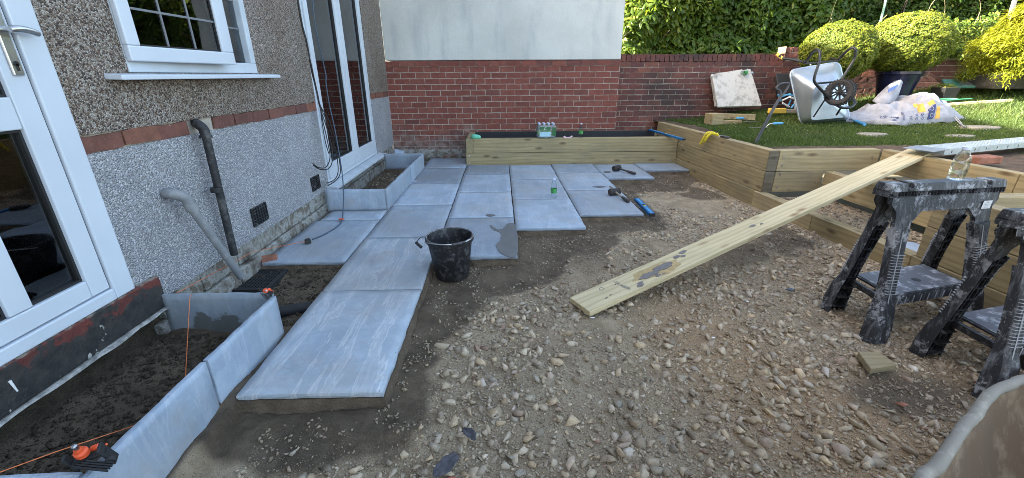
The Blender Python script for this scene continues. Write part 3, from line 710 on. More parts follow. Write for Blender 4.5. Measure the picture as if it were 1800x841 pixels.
sandy = np.clip(1.2 * np.exp(-((X - 1.05) / .28) ** 2 - ((Y - 1.85) / .5) ** 2) + 1.2 * np.exp(-((X - 1.35) / .3) ** 2 - ((Y - 1.25) / .35) ** 2) + .5 * (fbm(X * 1.5, Y * 1.5, 3, 61) - .35), 0, 1) * (Y < 2.9)
cols = np.stack([Wm, sandy, np.zeros_like(Wm), np.ones_like(Wm)], -1).reshape(-1, 4)
me = new_mesh('hardcore_ground', np.stack([X, Y, Zg], -1).reshape(-1, 3), F, FINES, True, cols)
ground = mobj('hardcore_ground', me); tag(ground, kind='structure')
b = MB(); b.box((-60, -60, -1.2), (60, 60, -.7)); o = b.build('ground', plain('far_earth', (.10, .09, .05), .95, 0, .3, 2, 0)); tag(o, kind='structure')
b = MB(); b.hexa([(-1.86, -8, -.3), (7, -8, -.3), (7, .152, -.3), (-1.86, .152, -.3)], [(-1.86, -8, -.11), (7, -8, -.11), (7, .152, -.11), (-1.86, .152, -.11)]); b.hexa([(2.858, .15, -.3), (9, .15, -.3), (9, 2.4, -.3), (2.858, 2.4, -.3)], [(2.858, .15, -.09), (9, .15, -.09), (9, 2.4, -.09), (2.858, 2.4, -.09)])
o = b.build('near_ground', TIMB_OLD); tag(o, kind='structure')

# --- stones
def ico(sub):
    bm = bmesh.new(); bmesh.ops.create_icosphere(bm, subdivisions=sub, radius=1); v = np.array([q.co[:] for q in bm.verts]); f = np.array([[q.index for q in p.verts] for p in bm.faces]); bm.free(); return v, f
def rock(sub, seed, cuts=5):
    v, f = ico(sub); r = np.random.RandomState(seed)
    v = v * np.array([1, r.uniform(.58, .92), r.uniform(.38, .68)])
    for i in range(cuts):
        n = r.normal(size=3); n[2] *= .85; n /= np.linalg.norm(n); d = r.uniform(.30, .60)
        s = v @ n; v = v - np.outer(np.maximum(s - d, 0), n) * .95
    v = v + r.normal(size=v.shape) * (.022 if sub > 1 else .05)
    return v, f
ROCKS1 = [rock(1, i, 6) for i in range(16)]
ROCKS0 = []
_v, _f = ico(1)
for i in range(10):
    bm = bmesh.new(); bmesh.ops.create_icosphere(bm, subdivisions=1, radius=1); 
    v = np.array([q.co[:] for q in bm.verts])[:12]; bm.free()
    r = np.random.RandomState(i + 50); phi = (1 + 5 ** .5) / 2
    v = np.array([(-1, phi, 0), (1, phi, 0), (-1, -phi, 0), (1, -phi, 0), (0, -1, phi), (0, 1, phi), (0, -1, -phi), (0, 1, -phi), (phi, 0, -1), (phi, 0, 1), (-phi, 0, -1), (-phi, 0, 1)]) / 1.9
    f = np.array([(0, 11, 5), (0, 5, 1), (0, 1, 7), (0, 7, 10), (0, 10, 11), (1, 5, 9), (5, 11, 4), (11, 10, 2), (10, 7, 6), (7, 1, 8), (3, 9, 4), (3, 4, 2), (3, 2, 6), (3, 6, 8), (3, 8, 9), (4, 9, 5), (2, 4, 11), (6, 2, 10), (8, 6, 7), (9, 8, 1)])
    v = v * np.array([1, r.uniform(.6, .9), r.uniform(.4, .75)]) + r.normal(size=v.shape) * .09
    ROCKS0.append((v, f))
def hull_rock(npts, seed, flat=(.8, .5)):
    r = np.random.RandomState(seed); p = r.uniform(-1, 1, size=(npts, 3)); p /= np.linalg.norm(p, axis=1, keepdims=True) ** .45; p = p * np.array([1, flat[0] * r.uniform(.8, 1.1), flat[1] * r.uniform(.7, 1.25)])
    bm = bmesh.new(); vs = [bm.verts.new(q) for q in p]; g = bmesh.ops.convex_hull(bm, input=vs)
    dl = list({e for e in g['geom_interior'] + g['geom_unused'] if isinstance(e, bmesh.types.BMVert)}); bmesh.ops.delete(bm, geom=dl, context='VERTS'); bmesh.ops.triangulate(bm, faces=bm.faces); bmesh.ops.recalc_face_normals(bm, faces=bm.faces)
    for i, v in enumerate(bm.verts): v.index = i
    V = np.array([v.co[:] for v in bm.verts]); F = np.array([[v.index for v in f.verts] for f in bm.faces]); bm.free(); return V, F
ROCKS1 = [hull_rock(9, 900 + i) for i in range(18)]
ROCKS0 = [hull_rock(9, 950 + i) for i in range(14)]
CHIPS = [hull_rock(5, 980 + i) for i in range(8)]
def rot_mats(n, r, tilt=.5):
    a = r.uniform(0, 2 * PI, n); tx = r.normal(size=n) * tilt; ty = r.normal(size=n) * tilt
    ca, sa, cb, sb, cc_, sc_ = np.cos(a), np.sin(a), np.cos(tx), np.sin(tx), np.cos(ty), np.sin(ty)
    O = np.zeros(n); I = np.ones(n)
    Rz = np.stack([ca, -sa, O, sa, ca, O, O, O, I], -1).reshape(n, 3, 3); Rx = np.stack([I, O, O, O, cb, -sb, O, sb, cb], -1).reshape(n, 3, 3); Ry = np.stack([cc_, O, sc_, O, I, O, -sc_, O, cc_], -1).reshape(n, 3, 3)
    return Rz @ Rx @ Ry
def ramp_np(t, stops):
    p = [s[0] for s in stops]; return np.stack([np.interp(t, p, [s[1][i] for s in stops]) for i in range(3)], -1)
def scatter(shapes, pos, size, r, tilt=.5, col=None):
    V, Fc, Cc = [], [], []; off = 0
    which = r.randint(0, len(shapes), len(pos)); Rm = rot_mats(len(pos), r, tilt)
    for i, (v, f) in enumerate(shapes):
        s = np.where(which == i)[0]
        if not len(s): continue
        P = np.einsum('nij,vj->nvi', Rm[s], v) * size[s, None, None] + pos[s, None, :]
        V.append(P.reshape(-1, 3)); m = len(v)
        Fc.append((f[None] + (np.arange(len(s)) * m)[:, None, None] + off).reshape(-1, f.shape[1])); off += m * len(s)
        if col is not None: Cc.append(np.repeat(np.concatenate([col[s], np.ones((len(s), 1))], 1), m, 0))
    return np.concatenate(V), np.concatenate(Fc), (np.concatenate(Cc) if col is not None else None)
def dens_field(x, y):
    """stone coverage 0..1: heaps and barer, trodden patches"""
    n = fbm(x * 1.4, y * 1.4, 4, 71); m = fbm(x * 4, y * 4, 3, 72)
    d = sm((n * .75 + m * .50 - .49) / .17)
    d = np.maximum(d, sm((x - .9) / .5) * sm((3.2 - y) / .5) * (.45 + .5 * m)); d = np.maximum(d, sm((1.0 - y) / .3) * .95)
    d = d * (1 - .75 * np.exp(-((x - .35) / .28) ** 2 - ((y - 1.6) / .45) ** 2)) 
    w = wetmask(x, y); return d * (1 - w) ** 2
def pick(n, dens, pw=1, xr=(-.95, 2.74), yr=(.2, 6.2), near=1.0):
    x = NP.uniform(xr[0], xr[1], n * 4); u = NP.uniform(0, 1, n * 4); y = yr[0] + (yr[1] - yr[0]) * u ** near
    keep = NP.uniform(0, 1, n * 4) < dens(x, y) ** pw
    keep &= slab_dist(x, y) > .02
    x, y = x[keep][:n], y[keep][:n]; return x, y
def wallx(y): return np.where(y > 4.25, 2.655 - (y - 4.25) * .055, 2.655 + (4.25 - y) * .055)
def stone_cols(n, x, y):
    t = NP.uniform(0, 1, n); c = ramp_np(t, STONE_STOPS)
    s = np.clip(np.exp(-((x - 1.2) / .4) ** 2 - ((y - 1.6) / .6) ** 2), 0, 1)[:, None]
    c = c * (1 - .45 * s) + np.array([.52, .35, .18]) * .45 * s
    dk = (wetmask(x, y) > .3)[:, None]; c = np.where(dk, c * .6, c)
    return c * NP.uniform(.6, 1.3, (n, 1))
def mass(name, shapes, n, lo, hi, pw, yr, near, sink=.06, dens=dens_field, power=2.2):
    x, y = pick(n, dens, pw, yr=yr, near=near); k = x < wallx(y) - .03; x, y = x[k], y[k]; n = len(x)
    s = lo + (hi - lo) * NP.uniform(0, 1, n) ** power
    p = np.stack([x, y, gz(x, y) + s * sink], -1); V, Fc, Cc = scatter(shapes, p, s, NP, .5, stone_cols(n, x, y))
    me = new_mesh(name, V, Fc, STONE, False, Cc); o = mobj(name, me, ground); o['kind'] = 'stuff'; return o
mass('stones', ROCKS1, 12000, .008, .042, 1, (.2, 6.2), 1.25, power=3.0)
mass('gravel', ROCKS0, 52000, .003, .012, .45, (.2, 6.2), 1.2, .15)
mass('grit', CHIPS, 150000, .0018, .0055, .06, (.3, 4.5), 1.5, .3)
mass('wet_stones', ROCKS1, 2200, .005, .022, 1, (.9, 6.2), 1.2, .1, lambda x, y: wetmask(x, y) * (1.15 - wetmask(x, y)) * 1.2 * (x > -1.09))
mass('wet_clods', ROCKS0, 12000, .003, .014, 1, (.9, 6.2), 1.2, .2, lambda x, y: wetmask(x, y) * (fbm(x * 8, y * 8, 3, 91) > .46) * (x > -1.09))
# about 300 single stones, the biggest ones
BIG = []
for i in range(16):
    v, f = hull_rock(13, 300 + i, (.8, .6)); me = new_mesh('stone', v, f, STONE_I, False)
    BIG.append(me)
x, y = pick(262, lambda x, y: dens_field(x, y) * .9 + .08 * (wetmask(x, y) < .3), 1, xr=(-.95, 2.65), yr=(.55, 3.4), near=1.35)
for i in range(len(x)):
    if x[i] > float(wallx(y[i])) - .08: continue
    s = .017 + .024 * R_.random() ** 1.8
    o = bpy.data.objects.new('stone', R_.choice(BIG)); o.location = (x[i], y[i], float(gz(x[i], y[i])) + s * .14)
    o.rotation_euler = (R_.gauss(0, .35), R_.gauss(0, .35), R_.uniform(0, 6.3)); o.scale = (s * R_.uniform(.9, 1.25), s * R_.uniform(.75, 1.05), s * R_.uniform(.7, 1.0)); link(o, ground)
# soil clods in the planting bed by the house
def bedpts(n, x0, x1, y0, y1): return NP.uniform(x0, x1, n), NP.uniform(y0, y1, n)
x, y = bedpts(5200, -1.74, -1.15, .5, 1.9); x2, y2 = bedpts(1500, -1.70, -1.12, 1.95, 2.75); x = np.concatenate([x, x2]); y = np.concatenate([y, y2])
s = .004 + .016 * NP.uniform(0, 1, len(x)) ** 3; p = np.stack([x, y, gz(x, y) + s * .1], -1)
V, Fc, Cc = scatter(ROCKS0, p, s, NP); o = mobj('soil_clods', new_mesh('soil_clods', V, Fc, SOIL, False), ground); o['kind'] = 'stuff'
x, y = bedpts(420, -1.64, -1.12, 4.06, 5.94); s = .008 + .022 * NP.uniform(0, 1, len(x)) ** 2; p = np.stack([x, y, np.full(len(x), -.045)], -1)
V, Fc, Cc = scatter(ROCKS1, p, s, NP, .5, stone_cols(len(x), x, y) * .75); o = mobj('bed_rubble', new_mesh('bed_rubble', V, Fc, STONE, False, Cc), ground); o['kind'] = 'stuff'

# =================================================================== PATIO
patio = link(bpy.data.objects.new('patio', None)); tag(patio, 'new grey sandstone patio laid in stepped rows on wet mortar', 'patio', kind='structure')
def slab_mesh(name, w, l, t, seed, mat, amp=.0016, edge=.005, step=.045):
    """riven slab, corner at the origin, wavy edges; w along x, l along y, t down"""
    nx, ny = max(3, int(w / step)), max(3, int(l / step)); r = np.random.RandomState(seed); ox, oy = r.uniform(0, 90, 2)
    U, V = np.meshgrid(np.linspace(0, 1, nx + 1), np.linspace(0, 1, ny + 1), indexing='ij')
    X = U * w; Y = V * l
    ex = edge * (fbm(Y * 14 + ox, U * 0 + 3, 4, seed) - .3); ex2 = edge * (fbm(Y * 14 + oy, U * 0 + 8, 4, seed + 1) - .3)
    ey = edge * (fbm(X * 14 + ox, V * 0 + 5, 4, seed + 2) - .3); ey2 = edge * (fbm(X * 14 + oy, V * 0 + 9, 4, seed + 3) - .3)
    X = X + (1 - U) ** 6 * ex - U ** 6 * ex2; Y = Y + (1 - V) ** 6 * ey - V ** 6 * ey2
    Zt = amp * 2 * (fbm(X * 3 + ox, Y * 3 + oy, 4, seed) - .5) + amp * (fbm(X * 18 + ox, Y * 9, 3, seed) - .5)
    rim = (U == 0) | (U == 1) | (V == 0) | (V == 1); Zt = Zt - rim * .0009
    vt = np.stack([X, Y, Zt], -1).reshape(-1, 3); id_ = np.arange((nx + 1) * (ny + 1)).reshape(nx + 1, ny + 1)
    Ft = np.stack([id_[:-1, :-1], id_[1:, :-1], id_[1:, 1:], id_[:-1, 1:]], -1).reshape(-1, 4).tolist()
    ring = [id_[i, 0] for i in range(nx + 1)] + [id_[nx, j] for j in range(1, ny + 1)] + [id_[i, ny] for i in range(nx - 1, -1, -1)] + [id_[0, j] for j in range(ny - 1, 0, -1)]
    m = len(ring); n0 = len(vt); low = vt[ring].copy(); mid = vt[ring].copy()
    cxy = np.array([w / 2, l / 2]); 
    for i in range(m):
        q = r.uniform(-.0015, .002); dd = cxy - mid[i, :2]; dd /= np.linalg.norm(dd); mid[i, :2] -= dd * (.0015 + q); mid[i, 2] -= t * .45; low[i, :2] += dd * r.uniform(0, .004)
    low[:, 2] = -t
    F = Ft + [(ring[i], ring[(i + 1) % m], n0 + (i + 1) % m, n0 + i)[::-1] for i in range(m)] + [(n0 + i, n0 + (i + 1) % m, n0 + m + (i + 1) % m, n0 + m + i)[::-1] for i in range(m)] + [tuple(n0 + m + i for i in range(m))[::-1]]
    me = bpy.data.meshes.new(name); me.from_pydata(np.concatenate([vt, mid, low]).tolist(), [], [tuple(int(a) for a in q) for q in F])
    sm_ = np.zeros(len(me.polygons), dtype=bool); sm_[:len(Ft)] = True; me.polygons.foreach_set('use_smooth', sm_)
    me.materials.append(mat); me.update(); return me
for i, (x0, y0, x1, y1) in enumerate(SLABS):
    me = slab_mesh('paving_slab', x1 - x0, y1 - y0, .024, 100 + i, SLAB_V if i < 2 else SLAB, .0022, .008)
    o = mobj('paving_slab', me, patio, (x0, y0, R_.uniform(-.002, .002))); o.rotation_euler = (R_.uniform(-.0015, .0015), R_.uniform(-.0015, .0015), 0)
    if i == 8: spill_parent = o
# mortar beds showing under the leading edges
b = MB(); bed = []
for i, (x0, y0, x1, y1) in enumerate(SLABS):
    n = 14; v0 = len(b.v)
    e = .010
    pts = []
    for k in range(n): pts.append((x0 - e + (x1 - x0 + 2 * e) * k / n, y0 - e))
    for k in range(n): pts.append((x1 + e, y0 - e + (y1 - y0 + 2 * e) * k / n))
    for k in range(n): pts.append((x1 + e - (x1 - x0 + 2 * e) * k / n, y1 + e))
    for k in range(n): pts.append((x0 - e, y1 + e - (y1 - y0 + 2 * e) * k / n))
    m = len(pts); zz = -.0262 - .0006 * (i % 5)
    for lvl in range(3):
        for (px, py) in pts:
            q = R_.uniform(-.006, .008); dx = (px - (x0 + x1) / 2); dy = (py - (y0 + y1) / 2); l = math.hypot(dx, dy)
            g = (-.014, -.002, .028)[lvl] + q
            b.v.append((px + dx / l * g, py + dy / l * g, (zz, -.05, -.13)[lvl]))
    for lvl in range(2):
        for k in range(m): a = v0 + lvl * m; b.f.append((a + k, a + (k + 1) % m, a + m + (k + 1) % m, a + m + k))
    b.f.append(tuple(v0 + k for k in range(m)))
o = b.build('mortar_bed', BED, patio); o['kind'] = 'stuff'
def blob(name, mat, parent, cx_, cy_, rx, ry, z, h=.002, seed=1, n=44, pts=None):
    b = MB()
    if pts is None:
        pts = []
        for i in range(n):
            a = 2 * PI * i / n; q = .6 + .8 * float(fbm(cos(a) * 1.5 + seed * 7, sin(a) * 1.5 + 5, 4, seed)); pts.append((cx_ + cos(a) * rx * q, cy_ + sin(a) * ry * q))
    b.prism(pts, z, z + h); return b.build(name, mat, parent)
n = 700; k_ = NP.randint(0, len(SA), n); ex = NP.uniform(0, 1, n) < .75; u = NP.uniform(0, 1, n); v_ = np.where(NP.uniform(0, 1, n) < .5, NP.uniform(0, .12, n), NP.uniform(.88, 1, n)); v_ = np.where(ex, v_, NP.uniform(0, 1, n)); sw = NP.uniform(0, 1, n) < .5
fx = np.where(sw, u, v_); fy = np.where(sw, v_, u); xs_ = SA[k_, 0] + (SA[k_, 2] - SA[k_, 0]) * fx; ys_ = SA[k_, 1] + (SA[k_, 3] - SA[k_, 1]) * fy; s = .0012 + .0045 * NP.uniform(0, 1, n) ** 3
V, Fc, Cc = scatter(CHIPS, np.stack([xs_, ys_, np.full(n, .002)], -1), s, NP, .5, stone_cols(n, xs_, ys_) * .6); o = mobj('crumbs', new_mesh('crumbs', V, Fc, STONE, False, Cc), patio); o['kind'] = 'stuff'
SLURRY = plain('cement_slurry', (.12, .125, .125), .5, 0, .15, 9, .3)
PP = [(-0.046,3.015,0.000), (0.005,2.836,0.000), (0.107,2.822,0.000), (0.122,3.453,0.000), (0.054,3.515,0.000), (0.013,3.399,0.000), (-0.039,3.373,0.000), (-0.099,3.492,0.000), (-0.078,3.375,0.000), (-0.020,3.289,0.000), (-0.011,3.133,0.000)]
cp = [p.to_2d() for p in curve_pts(PP, 5, True)]
o = blob('slurry_patch', SLURRY, patio, 0, 0, 1, 1, .0015, .0025, pts=[(p.x + .004 * R_.uniform(-1, 1), p.y) for p in cp])
blob('slurry_patch', SLURRY, patio, (-0.105,3.765,0.000)[0], (-0.105,3.765,0.000)[1], .05, .035, .0015, .002, 4)
blob('slurry_patch', SLURRY, patio, (1.410,5.565,0.000)[0], (1.410,5.565,0.000)[1], .045, .05, .0015, .002, 6)
blob('slurry_patch', SLURRY, patio, (1.131,4.778,0.000)[0], (1.131,4.778,0.000)[1], .07, .035, .0015, .002, 9)

# =================================================================== SLAB-EDGED PLANTERS
def upright(parent, p0, p1, ztop, zbot, t=.021, seed=1, mat=SLAB_UP):
    """slab on edge from p0 to p1 (plan)"""
    dx, dy = p1[0] - p0[0], p1[1] - p0[1]; L = math.hypot(dx, dy)
    me = slab_mesh('edging_slab', L, ztop - zbot, t, seed, mat, .0018, .007, .03)
    o = bpy.data.objects.new('edging_slab', me)
    # local x along run, local y up, local z outwards
    ux = Vector((dx / L, dy / L, 0)); uz = Vector((dy / L, -dx / L, 0)); uy = Vector((0, 0, 1))
    o.matrix_world = Matrix(((ux.x, uy.x, uz.x, p0[0]), (ux.y, uy.y, uz.y, p0[1]), (0, 1, 0, zbot), (0, 0, 0, 1)))
    return link(o, parent)
pl = thing('slab_planter', 'open planting bed edged with upright grey slabs beside the white back door', 'planter')
upright(pl, (-1.146, .12), (-1.140, 1.384), .198, -.14, seed=501)
upright(pl, (-1.140, 1.392), (-1.128, 1.905), .198, -.14, seed=502)
upright(pl, (-1.716, 1.928), (-1.160, 1.925), .198, -.10, seed=503, mat=SLAB_WET)
upright(pl, (-1.80, .868), (-1.176, .880), .198, -.14, seed=504)
p2 = thing('slab_planter', 'rubble filled bed edged with upright grey slabs below the french door', 'planter')
upright(p2, (-1.690, 4.010), (-1.104, 4.006), .200, -.02, seed=511)
upright(p2, (-1.098, 4.000), (-1.086, 5.10), .200, -.02, seed=512)
upright(p2, (-1.086, 5.108), (-1.074, 5.985), .200, -.02, seed=513)
upright(p2, (-1.63, 6.000), (-1.102, 6.000), .200, -.02, seed=514)
for i, (x, y, s, rz) in enumerate(((-1.22, 4.95, .12, .4), (-1.27, 4.75, .07, 1.2), (-1.16, 5.1, .09, .1))):
    me = slab_mesh('slab_offcut', s * 1.5, s, .02, 530 + i, SLAB_UP, .002, .02, .03); o = mobj('slab_offcut', me, p2, (x, y, -.01 + .012 * i)); o.rotation_euler = (.1, .12 * (i - 1), rz)

# =================================================================== SLEEPERS
def sleeper(parent, p0, p1, z0, z1, t, side=1, mat=SLEEPER, name='sleeper', bev=.004):
    """face line p0->p1 in plan; body extends t to the left (side=1) or right (-1) of the run; own local X along the run"""
    dx, dy = p1[0] - p0[0], p1[1] - p0[1]; L = math.hypot(dx, dy)
    b = MB(); g = .0015
    ya, yb = (0, t) if side > 0 else (-t, 0)
    b.box((g, ya, z0 - (z0 + z1) / 2 + g), (L - g, yb, z1 - (z0 + z1) / 2 - g))
    o = b.build(name, mat, parent, bevel=bev, seg=2); o.location = (p0[0], p0[1], (z0 + z1) / 2); o.rotation_euler = (0, 0, math.atan2(dy, dx)); return o
rb = thing('timber_planter', 'low two-high timber raised bed lined with black sheet against the brick wall', 'planter')
sleeper(rb, (-.395, 6.172), (2.56, 6.172), .166, .366, .1)
sleeper(rb, (-.50, 6.170), (2.56, 6.170), -.036, .164, .1)
sleeper(rb, (-.395, 6.168), (-.395, 6.985), .168, .368, .1, mat=SLEEPER)
sleeper(rb, (-.398, 6.272), (-.398, 6.985), -.036, .164, .1)
sleeper(rb, (-.393, 6.888), (2.50, 6.888), .166, .372, .095)
sleeper(rb, (-.393, 6.890), (2.50, 6.890), -.036, .164, .09)
b = MB(); b.box((-.393, 6.274, .05), (2.46, 6.280, .374)); b.box((-.393, 6.880, .05), (2.46, 6.886, .380)); b.box((-.391, 6.280, .05), (-.385, 6.880, .37)); b.box((-.385, 6.281, .05), (2.46, 6.879, .20)); b.build('liner', LINER, rb)
def bolt(parent, p, n=(0, -1, 0)):
    b = MB(); q = Vector(p) + Vector(n) * .006; b.lathe([(.013, 0), (.013, .003), (.008, .003), (.008, .006)], 8, align(Vector(p), q)); return b.build('bolt', CHROME, parent)
bolt(rb, (-.455, 6.170, .13)); bolt(rb, (-.455, 6.170, .02)); bolt(rb, (2.50, 6.170, .10)); bolt(rb, (2.50, 6.170, .03))
b = MB(); b.box((2.445, 6.19, .20), (2.515, 6.26, .371)); b.build('corner_post', SLEEPER_DARK, rb, bevel=.003)

rw = thing('sleeper_wall', 'three-high timber sleeper retaining wall holding back the lawn', 'retaining wall')
N0, N1 = (2.680, 4.205), (2.525, 6.97)
sleeper(rw, N0, N1, .286, .500, .10, -1)
sleeper(rw, (N0[0] - .004, N0[1]), (N1[0] - .004, N1[1]), .071, .285, .10, -1)
sleeper(rw, (2.652, 4.262), (2.515, 6.60), -.145, .070, .10, -1)
# dark weathered sawn ends at the corner
for z0, z1 in ((.289, .497), (.074, .282)):
    b = MB(); b.box((2.683, 4.194, z0), (2.780, 4.203, z1)); b.build('sleeper_end', SLEEPER_DARK, rw, bevel=.002)
sleeper(rw, (2.786, 4.196), (3.812, 4.196), .286, .500, .10)
sleeper(rw, (2.786, 4.197), (3.285, 4.197), .071, .285, .10)
for px, pz in ((2.835, .43), (2.835, .35), (2.835, .26), (2.835, .125), (2.96, .10), (3.24, .16), (3.74, .42)): bolt(rw, (px, 4.196, pz))

st = thing('timber_steps', 'timber sleeper steps filled with gravel climbing from the patio to the lawn', 'steps')
sleeper(st, (2.640, 4.258), (2.690, 3.44), -.145, .070, .10)
sleeper(st, (2.690, 3.438), (2.745, 2.55), -.145, .070, .10)
sleeper(st, (2.745, 2.548), (2.80, 1.15), -.145, .070, .10)
sleeper(st, (3.290, 4.19), (3.372, 2.545), .071, .285, .10)
sleeper(st, (3.818, 4.19), (3.905, 3.06), .286, .500, .10)
sleeper(st, (3.905, 3.058), (3.95, 2.60), .286, .500, .10)
def tread(x0, x1, z, seed):
    xs = np.arange(x0, x1, .03); ys = np.arange(2.55, 4.2, .03); XX, YY = np.meshgrid(xs, ys, indexing='ij'); ZZ = z + .03 * (fbm(XX * 4, YY * 4, 4, seed) - .5)
    i_ = np.arange(XX.size).reshape(XX.shape); Fq = np.stack([i_[:-1, :-1], i_[1:, :-1], i_[1:, 1:], i_[:-1, 1:]], -1).reshape(-1, 4)
    cc_ = np.zeros((XX.size, 4)); cc_[:, 3] = 1; cc_[:, 0] = .12
    o = mobj('tread_fill', new_mesh('tread_fill', np.stack([XX, YY, ZZ], -1).reshape(-1, 3), Fq, FINES, True, cc_), st); o['kind'] = 'stuff'
    n = 1500; xx, yy = NP.uniform(x0, x1 - .03, n), NP.uniform(2.56, 4.15, n); s = .005 + .018 * NP.uniform(0, 1, n) ** 2
    p = np.stack([xx, yy, z + .03 * (fbm(xx * 4, yy * 4, 4, seed) - .5) + s * .2], -1)
    V, Fc, Cc = scatter(ROCKS0, p, s, NP, .5, stone_cols(n, xx, yy) * .85); o = mobj('tread_stones', new_mesh('tread_stones', V, Fc, STONE, False, Cc), st); o['kind'] = 'stuff'
tread(2.76, 3.38, .015, 7); tread(3.40, 3.93, .225, 8)
me = slab_mesh('slab_offcut', .20, .30, .02, 555, SLAB_UP, .002, .02, .03); o = mobj('slab_offcut', me, st, (2.90, 2.56, .045)); o.rotation_euler = (0, .03, .1)

sp = thing('timber_planter', 'tall bolted timber planter behind the trestles with black lining', 'planter')
for z0, z1 in ((.071, .285), (.286, .500)):
    sleeper(sp, (2.758, 2.538), (2.805, 1.15), z0, z1, .10)
sleeper(sp, (2.905, 2.440), (5.2, 2.400), .286, .500, .10); sleeper(sp, (2.905, 2.440), (5.2, 2.400), .071, .285, .10)
b = MB(); b.hexa([(2.862, 1.2, .10), (5.2, 1.2, .10), (5.2, 2.39, .10), (2.865, 2.425, .10)], [(2.865, 1.2, .40), (5.2, 1.2, .40), (5.2, 2.39, .40), (2.868, 2.425, .40)]); b.build('liner', LINER, sp)
for y_, z_ in ((2.47, .42), (2.47, .20), (2.44, .0), (2.3, .03)):
    bolt(sp, (2.758 + (2.538 - y_) * .034, y_, z_), (-1, 0, 0))

# =================================================================== LAWN
def lawn_ok(x, y):
    wx = 2.74 - .055 * (y - 4.2)
    a = (y > 4.29) & (x > wx + .02); b = (x > 3.90 + (4.2 - y) * .075 + .09) & (y > 2.46)
    return (a | b) & (y < WY + .02)
gx = np.arange(2.5, 12, .035); gy = np.arange(2.42, 7.47, .035)
X, Y = np.meshgrid(gx, gy, indexing='ij')
def lawn_green(x, y):
    n = fbm(x * 1.3, y * 1.3, 4, 33); n2 = fbm(x * 6, y * 6, 3, 34)
    wx = 2.74 - .055 * (y - 4.2)
    g = sm((y - 4.40 - .12 * n2) / .12) * sm((x - wx - .10 - .22 * n * (y > 5.6)) / .06)
    g = g * (1 - np.exp(-(((x - 4.0) / .55) ** 2 + ((y - 4.42) / .15) ** 2) ** 2))
    g2 = sm((y - 3.0) / .2) * sm((x - 4.9 - .5 * n2) / .5) * .8
    g = np.maximum(g, g2 * (y < 4.6)); 
    g = g * (1 - .7 * np.exp(-((x - 5.6) / .9) ** 2 - ((y - 4.75) / .16) ** 2) * sm((n2 - .4) / .2))
    return np.clip(g, 0, 1) * (.55 + .45 * sm((n - .3) / .15))
def lz(x, y): 
    e = .02 * (fbm(x * 2, y * 2, 3, 12) - .5) + .012 * (fbm(x * 9, y * 9, 3, 13) - .5)
    return lawn(x, y) - .03 * sm((4.5 - y) / .2) - .02 + e + .03 * np.exp(-((x - 2.86) / .13) ** 2 - ((y - 6.3) / .5) ** 2) * fbm(x * 9, y * 9, 3, 2) * 2
ok = lawn_ok(X, Y); id_ = np.arange(X.size).reshape(X.shape)
q = ok[:-1, :-1] & ok[1:, :-1] & ok[1:, 1:] & ok[:-1, 1:]
Fq = np.stack([id_[:-1, :-1], id_[1:, :-1], id_[1:, 1:], id_[:-1, 1:]], -1)[q]
G = lawn_green(X, Y); cols = np.stack([G, G, G, np.ones_like(G)], -1).reshape(-1, 4)
o = mobj('lawn', new_mesh('lawn', np.stack([X, Y, lz(X, Y)], -1).reshape(-1, 3), Fq, TURF, True, cols)); tag(o, kind='structure')
STEPS = [(4.47, 5.10, .19, .085), (6.0, 5.31, .24, .12), (5.37, 4.93, .19, .06), (4.75, 7.05, .12, .10)]
def blades(name, n, x0, x1, y0, y1, h0, h1, w, mat, dens=None, lean=.45, cvar=(0, 1)):
    x = NP.uniform(x0, x1, n); y = NP.uniform(y0, y1, n); k = lawn_ok(x, y)
    g = lawn_green(x, y) if dens is None else dens(x, y); k &= NP.uniform(0, 1, n) < g
    for sx, sy, rx, ry in STEPS[:3]: k &= ((x - sx) / rx) ** 2 + ((y - sy) / ry) ** 2 > .9
    x, y = x[k], y[k]; n = len(x); z = lz(x, y) - .004
    cl = fbm(x * 5, y * 5, 3, 88); h = NP.uniform(h0, h1, n) * (.6 + .8 * cl); a = NP.uniform(0, 2 * PI, n); l = NP.uniform(.1, 1.2, n) * lean * h * 1.6
    la = NP.uniform(0, 2 * PI, n); dx, dy = np.cos(la) * l, np.sin(la) * l; wx, wy = np.cos(a) * w / 2, np.sin(a) * w / 2
    P = np.stack([np.stack([x - wx, y - wy, z], -1), np.stack([x + wx, y + wy, z], -1), np.stack([x + dx * .4 + wx * .8, y + dy * .4 + wy * .8, z + h * .6], -1), np.stack([x + dx * .4 - wx * .8, y + dy * .4 - wy * .8, z + h * .6], -1), np.stack([x + dx, y + dy, z + h * .95], -1)], 1)
    i = np.arange(n) * 5; F = np.concatenate([np.stack([i, i + 1, i + 2], -1), np.stack([i, i + 2, i + 3], -1), np.stack([i + 3, i + 2, i + 4], -1)])
    c = np.clip(.55 * fbm(x * 1.6, y * 1.6, 3, 99) + .55 * NP.uniform(0, 1, n), 0, 1); c = np.repeat(c, 5); cc_ = np.stack([c, c, c, np.ones_like(c)], -1)
    o = mobj(name, new_mesh(name, P.reshape(-1, 3), F, mat, False, cc_)); return tag(o, kind='stuff')
g = blades('grass', 150000, 2.6, 9.2, 2.9, 7.4, .018, .048, .0065, GRASS); tag(g, 'short green lawn grass with trodden patches behind the sleepers', 'grass')
g = blades('long_grass', 9000, 5.2, 9.2, 5.2, 7.4, .05, .13, .008, GRASS, lambda x, y: .25 * sm((x - 5.4) / 1.5) + .7 * sm((y - 7.15) / .15) * (x > 3.2)); tag(g, 'taller unmown grass tufts round the pots and wall foot', 'grass')
